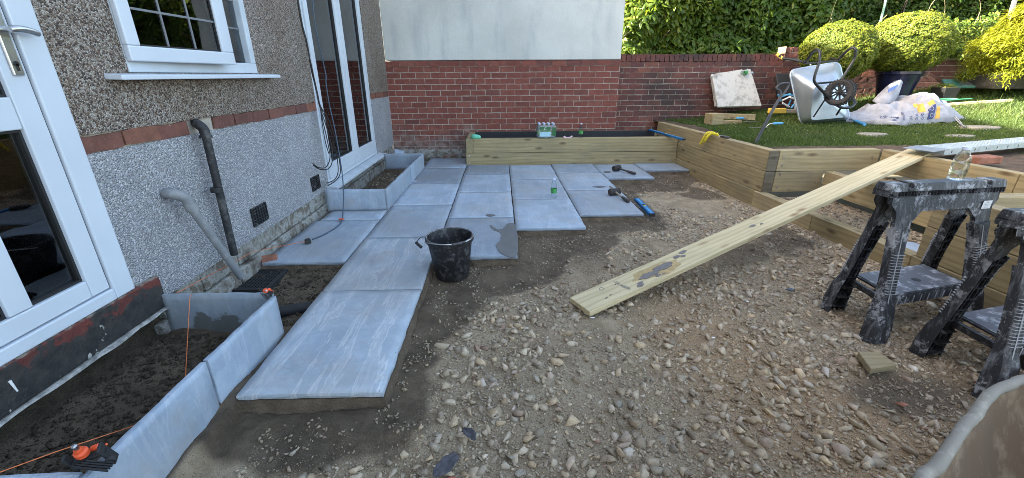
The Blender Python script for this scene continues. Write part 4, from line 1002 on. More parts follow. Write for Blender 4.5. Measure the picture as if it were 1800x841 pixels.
# clover and daisies
n = 260; x = NP.uniform(2.9, 8, n); y = NP.uniform(4.6, 7.3, n); k = lawn_ok(x, y); x, y = x[k], y[k]; s = NP.uniform(.003, .007, len(x))
V, Fc, _ = scatter(ROCKS0, np.stack([x, y, lz(x, y) + .03], -1), s, NP); o = mobj('daisies', new_mesh('daisies', V, Fc, plain('petal', (.62, .62, .52), .8, 0, .1, 20, 0))); tag(o, 'tiny white daisies and clover dotted through the lawn', 'flowers', kind='stuff')
ss = [('round grey stepping stone sunk in the lawn in front of the upturned barrow', 4.47, 5.10, .17, .075), ('pale stepping stone sunk in the grass at the tail of the white sack', 6.0, 5.31, .22, .10), ('stepping stone almost lost in grass close behind the metal board', 5.37, 4.93, .17, .05)]
for i, (lb, x, y, rx, ry) in enumerate(ss):
    rx *= 1.0; b = MB(); pts = [(x + cos(a) * rx * (1 + .05 * sin(3 * a + i)), y + sin(a) * ry * 1.6 * (1 + .06 * cos(2 * a))) for a in np.linspace(0, 2 * PI, 28, endpoint=False)]
    b.prism(pts, float(lz(x, y)) - .02, float(lz(x, y)) + .022); o = b.build('stepping_stone', CONC, bevel=.008); tag(o, lb, 'stepping stone', 'stepping stones in the lawn')
b = MB(); b.bar((6.464,6.411,0.780), (7.114,6.134,0.792), .06, .03); b = MB()
p0, p1 = Vector((6.30, 6.38, float(lz(6.3, 6.38)) + .02)), Vector((7.35, 6.22, float(lz(7.35, 6.22)) + .02)); b.bar(p0, p1, .05, .04); o = b.build('edging_board', PLANK, bevel=.003); tag(o, 'long pale timber lath lying in the sunny grass', 'timber')

# =================================================================== HEDGE
def leaves(name, P, Nrm, L, Wd, mat, parent, fold=.25, cv=None, droop=0):
    """P (n,3), Nrm preferred facing (n,3); each leaf two folded halves, pointed"""
    n = len(P); a = NP.normal(size=(n, 3)); a -= Nrm * (a * Nrm).sum(1, keepdims=True) * .6; a[:, 2] -= droop; a /= np.linalg.norm(a, axis=1, keepdims=True)
    nn = Nrm + NP.normal(size=(n, 3)) * .55; b = np.cross(nn, a); b /= np.linalg.norm(b, axis=1, keepdims=True) + 1e-9; u = np.cross(a, b)
    L = L[:, None]; W2 = (Wd / 2)[:, None]
    v = np.stack([P, P + a * L * .35 + b * W2 - u * W2 * fold, P + a * L * .75 + b * W2 * .7 - u * W2 * fold, P + a * L - u * L * .12, P + a * L * .75 - b * W2 * .7 - u * W2 * fold, P + a * L * .35 - b * W2 - u * W2 * fold, P + a * L * .55 + u * W2 * fold], 1)
    i = np.arange(n) * 7; F = np.concatenate([np.stack([i + q0, i + q1, i + 6], -1) for q0, q1 in ((0, 1), (1, 2), (2, 3), (3, 4), (4, 5), (5, 0))])
    c = NP.uniform(0, 1, n) if cv is None else cv; c = np.repeat(np.clip(c, 0, 1), 7)
    o = mobj(name, new_mesh(name, v.reshape(-1, 3), F, mat, False, np.stack([c, c, c, np.ones_like(c)], -1)), parent); o['kind'] = 'stuff'; return o
hd = thing('hedge', 'tall leafy green hedge growing behind the old brick garden wall', 'hedge')
def hedge_surface(x, z): return 8.15 + .55 * (fbm(x * 1.1, z * 1.2, 3, 41) - .5) * 2 - .25 * sm((2.2 - z) / .8) + .25 * (fbm(x * 4, z * 4, 2, 42) - .5)
n = 52000; x = NP.uniform(1.95, 12.5, n); z = NP.uniform(1.30, 3.3, n); t = NP.exponential(.22, n); y = hedge_surface(x, z) + t - .1
Pp = np.stack([x, y, z], -1); Nn = np.stack([NP.normal(0, .3, n), -np.ones(n), np.full(n, .75)], -1); Nn /= np.linalg.norm(Nn, axis=1, keepdims=True)
cv = .35 * NP.uniform(0, 1, n) + .5 * fbm(x * 2, z * 2, 3, 47) + .28 * sm((4.6 - x) / 2) - .1 * (x > 6.5); cv = np.where(NP.uniform(0, 1, n) < .02, 1, cv)  # left end yellower: sunlight on the hedge put into leaf colour
far = x > 6.2; Ls = np.where(far, NP.uniform(.06, .10, n), NP.uniform(.08, .155, n))
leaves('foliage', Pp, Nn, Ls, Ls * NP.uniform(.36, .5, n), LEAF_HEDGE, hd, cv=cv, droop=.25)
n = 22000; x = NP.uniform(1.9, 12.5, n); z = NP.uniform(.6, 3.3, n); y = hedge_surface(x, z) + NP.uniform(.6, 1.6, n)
leaves('inner_foliage', np.stack([x, y, z], -1), np.tile(np.array([[0, -1, .2]]), (n, 1)), NP.uniform(.15, .25, n), NP.uniform(.10, .16, n), LEAF_HEDGE, hd, cv=NP.uniform(0, .4, n))  # dark leaf tones paint the shade inside the hedge
for i in range(34):
    x = 2.0 + i * .31 + R_.uniform(-.1, .1); y = 8.7 + R_.uniform(-.25, .4); b = MB(); p = Vector((x, y, .2)); pts = [p.copy()]
    for k in range(6): p = p + Vector((R_.uniform(-.12, .12), R_.uniform(-.12, .06), .5)); pts.append(p.copy())
    b.tube(curve_pts(pts, 3), [.035 - .0012 * k for k in range(19)], 6)
    for k in range(4): q = pts[2 + k]; b.tube([q, q + Vector((R_.uniform(-.4, .4), R_.uniform(-.6, -.1), R_.uniform(.1, .5)))], [.014, .004], 5)
    b.build('branch', BARK, hd, smooth=True)
for i in range(26):
    b = MB(); x, z = R_.uniform(5.6, 10.5), R_.uniform(1.5, 2.4); y = 7.95; pts = [Vector((x, y, z - .35)), Vector((x + R_.uniform(-.1, .1), y - .05, z)), Vector((x + R_.uniform(-.2, .2), y - .12, z + .22))]
    b.tube(curve_pts(pts, 4), .003, 5); b.build('dry_stem', plain('straw', (.42, .36, .2), .9) if i == 0 else bpy.data.materials['straw'], hd)
# trees standing off to the right, reflected in the glass
def far_tree(x, y, h, r, seed, lb):
    t = thing('garden_tree', lb, 'tree', loc=(x, y, 0)); b = MB(); b.tube(curve_pts([(0, 0, -.6), (.1, 0, h * .3), (0, .15, h * .6), (.1, .1, h * .85)], 4), [.20, .19, .18, .17, .16, .15, .14, .12, .11, .09, .07, .06, .04], 9); b.build('trunk', BARK, t, smooth=True)
    n = 7000; rs = np.random.RandomState(seed); d = rs.normal(size=(n, 3)); d /= np.linalg.norm(d, axis=1, keepdims=True); rr = r * (.55 + .5 * fbm(d[:, 0] * 2.2 + seed, d[:, 1] * 2.2 + d[:, 2] * 2, 3, seed)) * rs.uniform(.75, 1, n)
    P = d * rr[:, None] * np.array([1, 1, 1.05]) + np.array([0, 0, h * .72]); leaves('crown', P, d, rs.uniform(.12, .2, n), rs.uniform(.08, .12, n), LEAF_HEDGE, t, cv=rs.uniform(.2, 1, n))
far_tree(14.5, 7.6, 6.5, 2.6, 3, 'broad leafy tree at the far edge of the garden past the trough')
ivy = thing('ivy', 'mixed green foliage spilling over the wall right of the larger ball', 'climber')
n = 7000; x = NP.uniform(6.65, 9.6, n); z = 1.66 + .30 * (NP.uniform(-1, 1, n)) * (.5 + fbm(x * 3, x * 0, 3, 55)); y = 7.50 - .16 * NP.uniform(0, 1, n) - .05; z = z + .12 * fbm(x * 2, x * 0 + 4, 3, 56)
leaves('foliage', np.stack([x, y, z], -1), np.tile(np.array([[-.3, -1, .5]]), (n, 1)), NP.uniform(.04, .08, n), NP.uniform(.02, .035, n), LEAF_HEDGE, ivy, cv=NP.uniform(.3, 1, n))
# poles
b = MB(); b.tube([(6.487,7.900,1.702), (6.474,7.900,2.435)], .019, 8); o = b.build('garden_pole', plain('green_pole', (.16, .30, .24), .5), smooth='a'); tag(o, 'thin green metal pole leaning between the two clipped balls', 'pole')
b = MB(); b.bar((8.737,7.900,1.828), (8.692,7.900,2.398), .045, .045); o = b.build('garden_pole', plain('white_pole', (.30, .29, .27), .5)); tag(o, 'pale square post slanting up behind the golden maple', 'pole')

# =================================================================== CLIPPED BALLS, POTS, MAPLE
def pot_prof(r, h): return [(r * .70, 0), (r * .76, h * .3), (r * .90, h * .8), (r * .94, h * .88), (r, h * .9), (r, h), (r * .92, h), (r * .88, h * .86), (.01, h * .82)]
def ball(lb, cx_, cy_, cz_, rx, rz, potr, potmat, seed, potlb=None):
    t = thing('clipped_bush', lb, 'shrub', 'clipped box balls in pots', loc=(cx_, cy_, 0))
    n = 48000; r = np.random.RandomState(seed); d = r.normal(size=(n, 3)); d /= np.linalg.norm(d, axis=1, keepdims=True)
    rr = (1 + .15 * (fbm(d[:, 0] * 3 + seed, d[:, 2] * 3 + d[:, 1] * 2, 3, seed) - .5) + .16 * (fbm(d[:, 0] * 11 + seed, d[:, 2] * 11 + d[:, 1] * 7, 2, seed + 1) - .5)) * (1 - r.exponential(.045, n))
    thin = (d[:, 2] < -.3) & (r.uniform(0, 1, n) < .15); gap = fbm(d[:, 0] * 7 + seed, d[:, 2] * 7 + d[:, 1] * 5, 3, seed + 9) < .33; keep = ~thin & ~(gap & (r.uniform(0, 1, n) < .8))
    P = d * rr[:, None] * np.array([rx, rx, rz]); P[:, 2] = P[:, 2] + cz_
    P, d = P[keep], d[keep]; m = len(P); L = r.uniform(.016, .029, m)
    leaves('foliage', P, d, L, L * .62, LEAF_BOX, t, cv=.45 * r.uniform(0, 1, m) + .5 * np.clip(rr[keep] - .85, 0, .3) / .2)  # outer leaves yellower, deeper ones darker: light and shade put in leaf colour
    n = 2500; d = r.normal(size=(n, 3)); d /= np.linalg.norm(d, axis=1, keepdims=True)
    leaves('inner_foliage', d * np.array([rx, rx, rz]) * r.uniform(.5, .82, n)[:, None] + np.array([0, 0, cz_]), d, r.uniform(.07, .11, n), r.uniform(.05, .07, n), LEAF_BOX, t, cv=r.uniform(0, .3, n))  # darkest leaf tones paint the unlit inside of the ball
    for i in range(16):
        b = MB(); a = R_.uniform(0, 6.28); q = R_.uniform(.4, .85); p1_ = Vector((cos(a) * rx * q, sin(a) * rx * q, cz_ - rz * R_.uniform(.1, .7))); p0_ = Vector((cos(a) * .06, sin(a) * .06, cz_ - rz - .12)); mid = (p0_ + p1_) / 2 + Vector((R_.uniform(-.06, .06), R_.uniform(-.06, .06), -.04))
        b.tube(curve_pts([p0_, mid, p1_], 4), [.013 - .001 * k for k in range(9)], 5); b.build('branch', BARK, t)
    return t
ball('golden green clipped box ball rising behind the upturned wheelbarrow', 4.94, 6.66, 1.50, .47, .41, .3, POT, 61)
ball('larger darker clipped box ball in the dark glazed pot', 6.04, 6.75, 1.60, .53, .43, .3, POT, 62)
t = thing('plant_pot', 'dark navy glazed pot holding the larger clipped ball', 'pot', loc=(6.02, 6.72, .84)); b = MB(); b.lathe(pot_prof(.29, .39), 32); b.build('pot_body', POT, t, smooth='a'); b = MB(); b.lathe([(.25, .325), (.01, .335)], 24, cap=False); b.build('compost', SOIL, t)
t = thing('plant_pot', 'round black pot under the golden ball, hidden behind the barrow', 'pot', loc=(5.05, 6.66, .64)); b = MB(); b.lathe(pot_prof(.26, .42), 28); b.build('pot_body', POTB, t, smooth='a'); b = MB(); b.lathe([(.22, .35), (.01, .36)], 24, cap=False); b.build('compost', SOIL, t)
pz = (6.951,6.864,0.894)
t = thing('plant_pot', 'small square black pot in sunny grass right of the navy pot', 'pot', loc=(6.55, 6.45, .805)); b = MB(); q = .085; Q = .115
b.hexa([(-q, -q, 0), (q, -q, 0), (q, q, 0), (-q, q, 0)], [(-Q, -Q, .20), (Q, -Q, .20), (Q, Q, .20), (-Q, Q, .20)]); b.build('pot_body', POTB, t, bevel=.004); b = MB(); b.box((-Q + .006, -Q + .006, .2), (Q - .006, Q - .006, .206)); b.build('compost', SOIL, t)
n = 160; P = np.stack([NP.uniform(-.09, .09, n), NP.uniform(-.09, .09, n), NP.uniform(.21, .25, n)], -1); leaves('seedlings', P, np.tile(np.array([[0, -.3, 1.]]), (n, 1)), NP.uniform(.02, .035, n), NP.uniform(.01, .02, n), LEAF_BOX, t, cv=NP.uniform(.3, 1, n))
# trough with maple
t = thing('stone_trough', 'long dark weathered trough under the golden maple', 'trough', loc=(7.95, 6.55, .98)); b = MB()
b.hexa([(-.80, -.20, 0), (1.0, -.20, 0), (1.0, .2, 0), (-.80, .2, 0)], [(-.86, -.25, .22), (1.06, -.25, .22), (1.06, .25, .22), (-.86, .25, .22)]); b.build('trough_body', STONEPOT, t, bevel=.04, seg=3)
b = MB(); b.box((-.80, -.2, .215), (1.0, .2, .226)); b.build('compost', SOIL, t)
mp = thing('maple', 'golden yellow-green cut-leaved maple weeping over the trough', 'maple', loc=(7.80, 6.5, 0))
n0 = 1300; r = np.random.RandomState(5); th = r.uniform(0, 2 * PI, n0); rad_ = np.sqrt(r.uniform(.02, 1, n0)) * .86; lay = r.randint(0, 5, n0)
cxs = np.array([-.30, -.05, -.25, -.10, -.1])[lay]; czs = np.array([1.36, 1.54, 1.74, 1.92, 2.10])[lay]; rs = np.array([.70, .90, .72, .66, .52])[lay]
tx = cxs + np.cos(th) * rad_ * rs; ty = np.sin(th) * rad_ * rs * .8; tz = czs - .26 * (rad_ / .86) ** 2 + r.normal(0, .03, n0) - .06 * np.cos(th)
T = np.repeat(np.stack([tx, ty, tz], -1), 26, 0); out = np.repeat(np.stack([np.cos(th), np.sin(th), np.full(n0, -.35)], -1), 26, 0)
P = T + r.normal(0, .035, T.shape); m = len(P)
a = out + r.normal(0, .5, (m, 3)); a /= np.linalg.norm(a, axis=1, keepdims=True); bb = np.cross(a, np.array([[0, 0, 1.]])); bb /= np.linalg.norm(bb, axis=1, keepdims=True); L = r.uniform(.05, .095, m)[:, None]; w = .009
v = np.stack([P, P + a * L * .4 + bb * w, P + a * L, P + a * L * .4 - bb * w], 1); i = np.arange(m) * 4; F = np.concatenate([np.stack([i, i + 1, i + 2], -1), np.stack([i, i + 2, i + 3], -1)]); c = np.repeat(np.clip(r.uniform(0, 1, m) * .6 + .4 * (tz.repeat(26) - 1.2), 0, 1), 4)
o = mobj('foliage', new_mesh('foliage', v.reshape(-1, 3), F, LEAF_ACER, False, np.stack([c, c, c, np.ones_like(c)], -1)), mp); o['kind'] = 'stuff'
for i in range(12):
    k = R_.randrange(n0); b = MB(); p1_ = Vector((tx[k], ty[k], tz[k])); b.tube(curve_pts([(0, 0, 1.15), (tx[k] * .35, ty[k] * .35, tz[k] * .6 + .5), p1_], 4), [.018 - .0017 * j for j in range(9)], 5); b.build('branch', BARK, mp)
b = MB(); b.tube(curve_pts([(0, 0, 1.1), (.04, 0, 1.4), (0, .02, 1.75), (.05, 0, 2.0)], 4), .02, 7); b.build('trunk', BARK, mp)
b = MB(); M4 = Matrix.Translation((7.02, 6.75, 1.035)) @ Matrix.Rotation(-.35, 4, 'Z') @ Matrix.Rotation(.42, 4, 'X'); b.box((-.17, -.12, 0), (.17, .12, .035), M4); t = thing('green_box', 'shallow teal green plastic tray tipped in the grass beside the trough', 'tray'); b.build('tray_body', GREENB, t, bevel=.006); b = MB(); b.box((.0, -.1, .036), (.14, .1, .042), M4); b.build('clear_lid', GALV, t)
b = MB(); b.tube(curve_pts([(6.15, 6.2, .83), (6.35, 6.12, .85), (6.5, 6.18, .86), (6.42, 6.26, .86), (6.2, 6.24, .84), (6.3, 6.1, .85), (6.6, 6.08, .87)], 8), .010, 7); o = b.build('hose', GREENP, smooth=True); tag(o, 'green hose lying in loose loops behind the white sack', 'hose')
b = MB(); M4 = Matrix.Translation((8.05, 6.3, 1.28)) @ Matrix.Rotation(.25, 4, 'X'); b.box((-.14, -.01, -.06), (.12, .01, .06), M4); o = b.build('plant_label', WHITEP, bevel=.003); tag(o, 'pale blank board standing under the maple branches', 'board')

# =================================================================== ON THE LAWN
t = thing('paving_slab_stack', 'two pale weathered paving slabs leaning on the garden wall', 'paving slabs')
def quad_slab(P, th, mat, name, parent, seed, bev=.004):
    TL, TR, BR_, BL = [Vector(p) for p in P]; nrm = (TR - TL).cross(BL - TL).normalized()
    if nrm.y > 0: nrm = -nrm
    b = MB(); f = [TL, TR, BR_, BL]; b.v = [tuple(p) for p in f] + [tuple(p - nrm * th) for p in f]; b.f = [(0, 1, 2, 3), (7, 6, 5, 4), (0, 4, 5, 1), (1, 5, 6, 2), (2, 6, 7, 3), (3, 7, 4, 0)]
    return b.build(name, mat, parent, bevel=bev, seg=2)
LICH = dusty('lichened_slab', (.52, .50, .45), (.13, .12, .10), .75, .9, 7)
quad_slab([(3.440,7.280,1.180), (4.054,7.300,1.288), (4.182,7.000,0.734), (3.475,7.000,0.722)], .045, LICH, 'paving_slab', t, 1)
quad_slab([(3.450,7.350,1.205), (3.963,7.370,1.280), (4.089,7.070,0.748), (3.470,7.070,0.735)], .045, LICH, 'paving_slab', t, 2)
def bottle(name, lb, loc, h=.21, r=.031, rot=None, label=True, cat='bottle', grp=None, cap=True):
    t = thing(name, lb, cat, grp); t.location = loc
    if rot: t.rotation_euler = rot
    k = h / .21; P = [(r * .6, 0), (r * .95, .006 * k), (r, .02 * k), (r * .93, .045 * k), (r, .052 * k), (r, .10 * k), (r * .93, .108 * k), (r * .98, .116 * k), (r * .97, .135 * k), (r * .80, .158 * k), (r * .50, .178 * k), (r * .42, .186 * k), (r * .42, .196 * k)]
    b = MB(); b.lathe(P, 20); b.build('bottle_body', PET, t, smooth='a')
    if label: b = MB(); b.lathe([(r * 1.02, .052 * k), (r * 1.02, .10 * k)], 20, cap=False); b.build('label', LABELG, t, smooth=True)
    if cap: b = MB(); b.lathe([(r * .50, .194 * k), (r * .50, .210 * k)], 14); b.build('cap', CAPB, t, smooth='a')
    return t
bottle('water_bottle', 'empty clear bottle lying on top of the leaning paving slabs', (3.874,7.220,1.228), rot=(0, PI / 2, .2))
t = thing('timber_offcut', 'thick square sawn timber block on grass before the leaning slabs', 'timber', 'timber offcuts on the lawn'); 
zz = .54
b = MB(); b.box((-.09, -.11, 0), (.09, .11, .16), Matrix.Translation((3.22, 6.55, .50)) @ Matrix.Rotation(.1, 4, 'Z')); b.build('block', SLEEPER, t, bevel=.005)
t = thing('timber_offcut', 'longer sawn timber length with pale end beside the square block', 'timber', 'timber offcuts on the lawn')
b = MB(); b.bar((3.30, 6.66, .615), (3.74, 6.36, .615), .10, .075); b.build('beam', SLEEPER, t, bevel=.004)
t = thing('timber_offcut', 'lower timber scrap lying under the longer pale-ended length', 'timber', 'timber offcuts on the lawn')
b = MB(); b.bar((3.27, 6.52, .535), (3.58, 6.42, .535), .10, .06); b.build('beam', SLEEPER, t, bevel=.004)
def trowel(lb, x, y, z, rz, lift=.03):
    t = thing('trowel', lb, 'trowel', 'trowels in the grass', (x, y, z), rz); b = MB(); b.prism([(0, -.05), (.05, -.055), (.24, 0), (.05, .055), (0, .05)], lift, lift + .004); b.build('blade', CHROME, t)
    b = MB(); b.tube(curve_pts([(.02, 0, lift + .005), (-.02, 0, lift + .05), (-.06, 0, lift + .055)], 4), .006, 8); b.build('shank', CHROME, t, smooth=True); b = MB(); b.tube([(-.06, 0, lift + .055), (-.10, 0, lift + .06), (-.18, 0, lift + .06)], [.014, .017, .014], 10); b.build('handle', BLUEL, t, smooth='a')
trowel('blue-handled trowel standing nearest the timber offcuts', 3.55, 6.25, .53, .3, .03)
trowel('flat steel trowel blade lying lower in the grass', 3.60, 5.80, .51, 2.9, .02)
t = thing('hand_float', 'yellow plastic block with a grey board lying on the lawn', 'float', loc=(4.28, 6.62, .645), rz=.0)
b = MB(); b.box((-.20, -.04, 0), (.05, .04, .075)); b.build('yellow_block', YEL, t, bevel=.012, seg=2)
b = MB(); b.prism([(.05, -.04), (.42, -.10), (.46, .02), (.05, .045)], 0.012, .06); b.build('board', TIMB_OLD, t, bevel=.003)
# mixing tub and blue clips behind
t = thing('mixing_tub', 'black rectangular tub leaning on the sooty wall behind the spade', 'tub'); b = MB()
M4 = Matrix.Translation((4.72, 7.22, .98)) @ Matrix.Rotation(rad(62), 4, 'X'); 
o_ = [(-.30, -.20), (.30, -.20), (.30, .20), (-.30, .20)]; b.hexa([(x * .8, y * .8, 0) for x, y in o_], [(x, y, .14) for x, y in o_]); b.v = [tuple(M4 @ Vector(p)) for p in b.v]; b.build('tub_body', RUBBER, t, bevel=.02, seg=2)
t = thing('blue_clamps', 'tangle of white and blue plastic clips on the grass behind the spade', 'clips')
for i in range(9):
    a = R_.uniform(0, 3.1); c0 = Vector((4.55 + R_.uniform(-.13, .20), 6.95 + R_.uniform(-.05, .05), .74 + R_.uniform(0, .16))); dv = Vector((cos(a) * .07, 0, sin(a) * .06)); b = MB(); b.tube([c0 - dv, c0 + dv], .014, 8); b.build('clip', WHITEP if i % 2 else BLUEL, t, smooth='a')
t = thing('hand_tool', 'bright blue plastic handle in the grass right of the barrow', 'tool', loc=(0, 0, 0)); b = MB(); b.tube([(4.848,6.017,0.626), (4.790,5.796,0.610)], .012, 8); b.build('shaft', GALV, t); b = MB(); b.tube([(4.790,5.796,0.610), (4.721,5.552,0.591)], .020, 8); b.build('grip', BLUEL, t, smooth='a')
# spade
t = thing('spade', 'black D-handled spade stuck upright in soil behind the sleeper wall', 'spade')
A, B_, C_ = Vector((2.855,4.780,0.451)), Vector((3.055,4.930,0.759)), Vector((3.250,5.100,0.977))
b = MB(); b.tube([A, B_], .019, 12); b.build('steel_socket', STEELB, t, smooth='a'); b = MB(); b.tube([B_, C_], .0165, 12); b.build('shaft', HANDLE, t, smooth='a')
b = MB(); D = [C_, Vector((3.238,5.120,1.026)), Vector((3.192,5.130,1.051)), Vector((3.247,5.150,1.100)), Vector((3.352,5.170,1.105)), Vector((3.358,5.170,1.080)), Vector((3.299,5.130,0.994)), C_]
b.tube(curve_pts(D, 4), .0125, 8); b.build('handle', HANDLE, t, smooth='a')
b = MB(); M4 = Matrix.Translation((2.87, 4.69, .30)) @ Matrix.Rotation(.1, 4, 'Y'); b.box((-.09, -.006, -.14), (.09, .006, .16), M4); b.build('blade', CHROME, t, bevel=.002)
# rope and clamp on the sleeper
t = thing('rope', 'yellow braided rope hanging over the sleeper edge', 'rope')
P = [Vector((2.66, 5.30, .515)), Vector((2.62, 5.33, .522)), Vector((2.585, 5.36, .51)), Vector((2.575, 5.39, .46)), Vector((2.572, 5.43, .40)), Vector((2.575, 5.46, .37))]
cpn = curve_pts(P, 8)
for s_ in range(3):
    b = MB(); q = []
    for i, p in enumerate(cpn): a = i * .75 + s_ * 2.1; q.append(p + Vector((0, cos(a) * .014, sin(a) * .010)) + Vector((-.012, 0, .008)))
    b.tube(q, .011, 7); b.build('strand', ROPE, t, smooth=True)
P2 = curve_pts([Vector((2.66, 5.22, .52)), Vector((2.60, 5.27, .53)), Vector((2.565, 5.30, .48)), Vector((2.56, 5.33, .42))], 8)
for s_ in range(2):
    b = MB(); b.tube([p + Vector((-.01, cos(i * .8 + s_ * 3) * .012, sin(i * .8 + s_ * 3) * .01)) for i, p in enumerate(P2)], .011, 7); b.build('strand', ROPE, t, smooth=True)
t = thing('small_clamp', 'small grey steel clamp on the sleeper next to the rope', 'clamp', loc=(2.67, 5.10, .502)); b = MB(); b.box((-.03, -.07, 0), (.03, .05, .022)); b.build('jaw', HANDLE, t, bevel=.003); b = MB(); b.box((-.02, .052, .002), (.02, .09, .018)); b.build('pad', WHITEP, t)

# =================================================================== UPTURNED WHEELBARROW
t = thing('wheelbarrow', 'galvanised wheelbarrow stood on its nose on the lawn with black frame', 'wheelbarrow')
def V3(*p): return Vector(p[0]) if len(p) == 1 else Vector(p)
RIM = [V3((3.925,6.100,1.252)), V3((4.640,6.160,1.357)), V3((4.859,5.980,0.599)), V3((4.129,5.920,0.557))]
BAS = [V3((4.065,5.740,1.063)), V3((4.387,5.780,1.067)), V3((4.653,5.800,0.662)), V3((4.137,5.760,0.626))]
def round_quad(Q, r, n=6):
    out = []
    for i in range(4):
        a, p, c = Q[i - 1], Q[i], Q[(i + 1) % 4]; u, v = (a - p).normalized(), (c - p).normalized()
        for k in range(n + 1):
            s = k / n; out.append(p + u * r * (1 - s) ** 2 + v * r * s ** 2)
    return out
ro, ri = round_quad(RIM, .10), round_quad(BAS, .07); m = len(ro); b = MB()
lay = [ro, [a.lerp(c, .5) + Vector((0, -.012, 0)) for a, c in zip(ro, ri)], ri]
for l in lay: b.v += [tuple(p) for p in l]
for l in range(2):
    for k in range(m): b.f.append((l * m + k, l * m + (k + 1) % m, (l + 1) * m + (k + 1) % m, (l + 1) * m + k))
cen = sum(ri, Vector()) / m; b.v.append(tuple(cen + Vector((0, -.01, 0)))); b.f += [(2 * m + k, 2 * m + (k + 1) % m, 3 * m) for k in range(m)]
o = b.build('tray', GALV, t, smooth='a'); s = o.modifiers.new('s', 'SOLIDIFY'); s.thickness = .003
b = MB(); b.tube(ro, .011, 8, closed=True); b.build('rolled_rim', GALV, t, smooth=True)
def tube(pts, r, name, mat, par, n=10, k=5): b = MB(); b.tube(curve_pts(pts, k), r, n); return b.build(name, mat, par, smooth='a')
# left tube: grip -> along the top -> leg loop -> down the underside -> bumper; right tube the same
Lt = [(3.965,6.450,1.449), (3.991,6.400,1.411), (4.029,6.250,1.391), (4.061,6.050,1.356), (4.042,5.950,1.375), (4.012,5.850,1.459), (3.993,5.750,1.488), (3.982,5.660,1.451), (3.972,5.620,1.326), (3.946,5.600,1.174), (3.972,5.600,1.100), (4.112,5.600,0.984), (4.243,5.600,0.880), (4.368,5.580,0.804), (4.503,5.600,0.801), (4.605,5.660,0.846), (4.631,5.740,0.898)]
tube(Lt, .0165, 'frame_tube', STEELB, t)
Rt = [(4.643,6.550,1.450), (4.644,6.450,1.424), (4.599,6.200,1.387), (4.512,6.020,1.382), (4.514,5.950,1.455), (4.519,5.860,1.511), (4.537,5.800,1.488), (4.552,5.800,1.388), (4.510,5.800,1.273), (4.466,5.800,1.163), (4.447,5.800,1.066), (4.523,5.800,0.960), (4.631,5.740,0.898)]
tube(Rt, .0165, 'frame_tube', STEELB, t)
b = MB(); b.bar((4.034,5.990,1.334), (4.523,6.030,1.368), .035, .02); b.build('cross_bar', STEELB, t, bevel=.003); b = MB(); b.bar((4.060,5.690,1.091), (4.345,5.720,1.110), .022, .022); b.build('cross_bar', STEELB, t, bevel=.003)
for A, B_ in (((4.143,5.720,0.673), (4.164,5.600,0.929)), ((4.460,5.740,0.691), (4.386,5.600,0.795)), ((4.182,5.600,0.942), (4.286,5.620,0.996))):
    b = MB(); b.bar(A, B_, .022, .006); b.build('strut', STEELB if A != B_ else STEELB, t, bevel=.001)
for P in ((4.156,5.730,0.680), (4.467,5.740,0.691), (4.108,5.970,1.319), (4.424,5.990,1.339)):
    b = MB(); b.lathe([(.011, 0), (.011, .008)], 8, align(P, V3(P) + Vector((0, -.01, 0)))); b.build('bolt', CHROME, t)
tube([(3.959,6.500,1.466), (3.998,6.395,1.403)], .022, 'grip', YEL, t, 10, 2); tube([(4.652,6.600,1.460), (4.645,6.500,1.433)], .022, 'grip', YEL, t, 10, 2)
wc = V3((4.288,5.560,0.984)); ax = Vector((-.82, -.55, .12)).normalized(); Mw = align(wc, wc + ax)
wheel = link(bpy.data.objects.new('wheel', None), t)
Rw, ww = .155, .095
b = MB(); b.lathe([(Rw * .62, -ww * .36), (Rw * .80, -ww * .5), (Rw * .95, -ww * .46), (Rw, -ww * .28), (Rw, ww * .28), (Rw * .95, ww * .46), (Rw * .80, ww * .5), (Rw * .62, ww * .36)], 40, Mw, cap=False); b.build('tyre', RUBBER, wheel, smooth='a')
b = MB()
for i in range(34):
    a = 2 * PI * i / 34
    for sgn in (-1, 1):
        Mq = Mw @ Matrix.Rotation(a + (.09 if sgn > 0 else 0), 4, 'Z') @ Matrix.Translation((Rw + .001, 0, sgn * ww * .26)) @ Matrix.Rotation(sgn * .3, 4, 'X'); b.box((-.003, -.0085, -ww * .22), (.005, .0085, ww * .22), Mq)
o = b.build('tread', RUBBER, wheel); o['kind'] = 'stuff'
b = MB(); b.lathe([(Rw * .65, -.03), (Rw * .60, -.034), (Rw * .60, .034), (Rw * .65, .03)], 32, Mw, cap=False); b.lathe([(.03, -.045), (.03, .045)], 16, Mw); b.build('rim', STEELB, wheel, smooth='a')
for i in range(10):
    b = MB(); Mq = Mw @ Matrix.Rotation(2 * PI * i / 10, 4, 'Z'); b.box((.025, -.007, .004), (Rw * .62, .007, .026), Mq); b.build('spoke', STEELB, wheel)
b = MB(); b.tube([wc - ax * .10, wc + ax * .115], .009, 10); b.build('axle', CHROME, wheel, smooth='a')

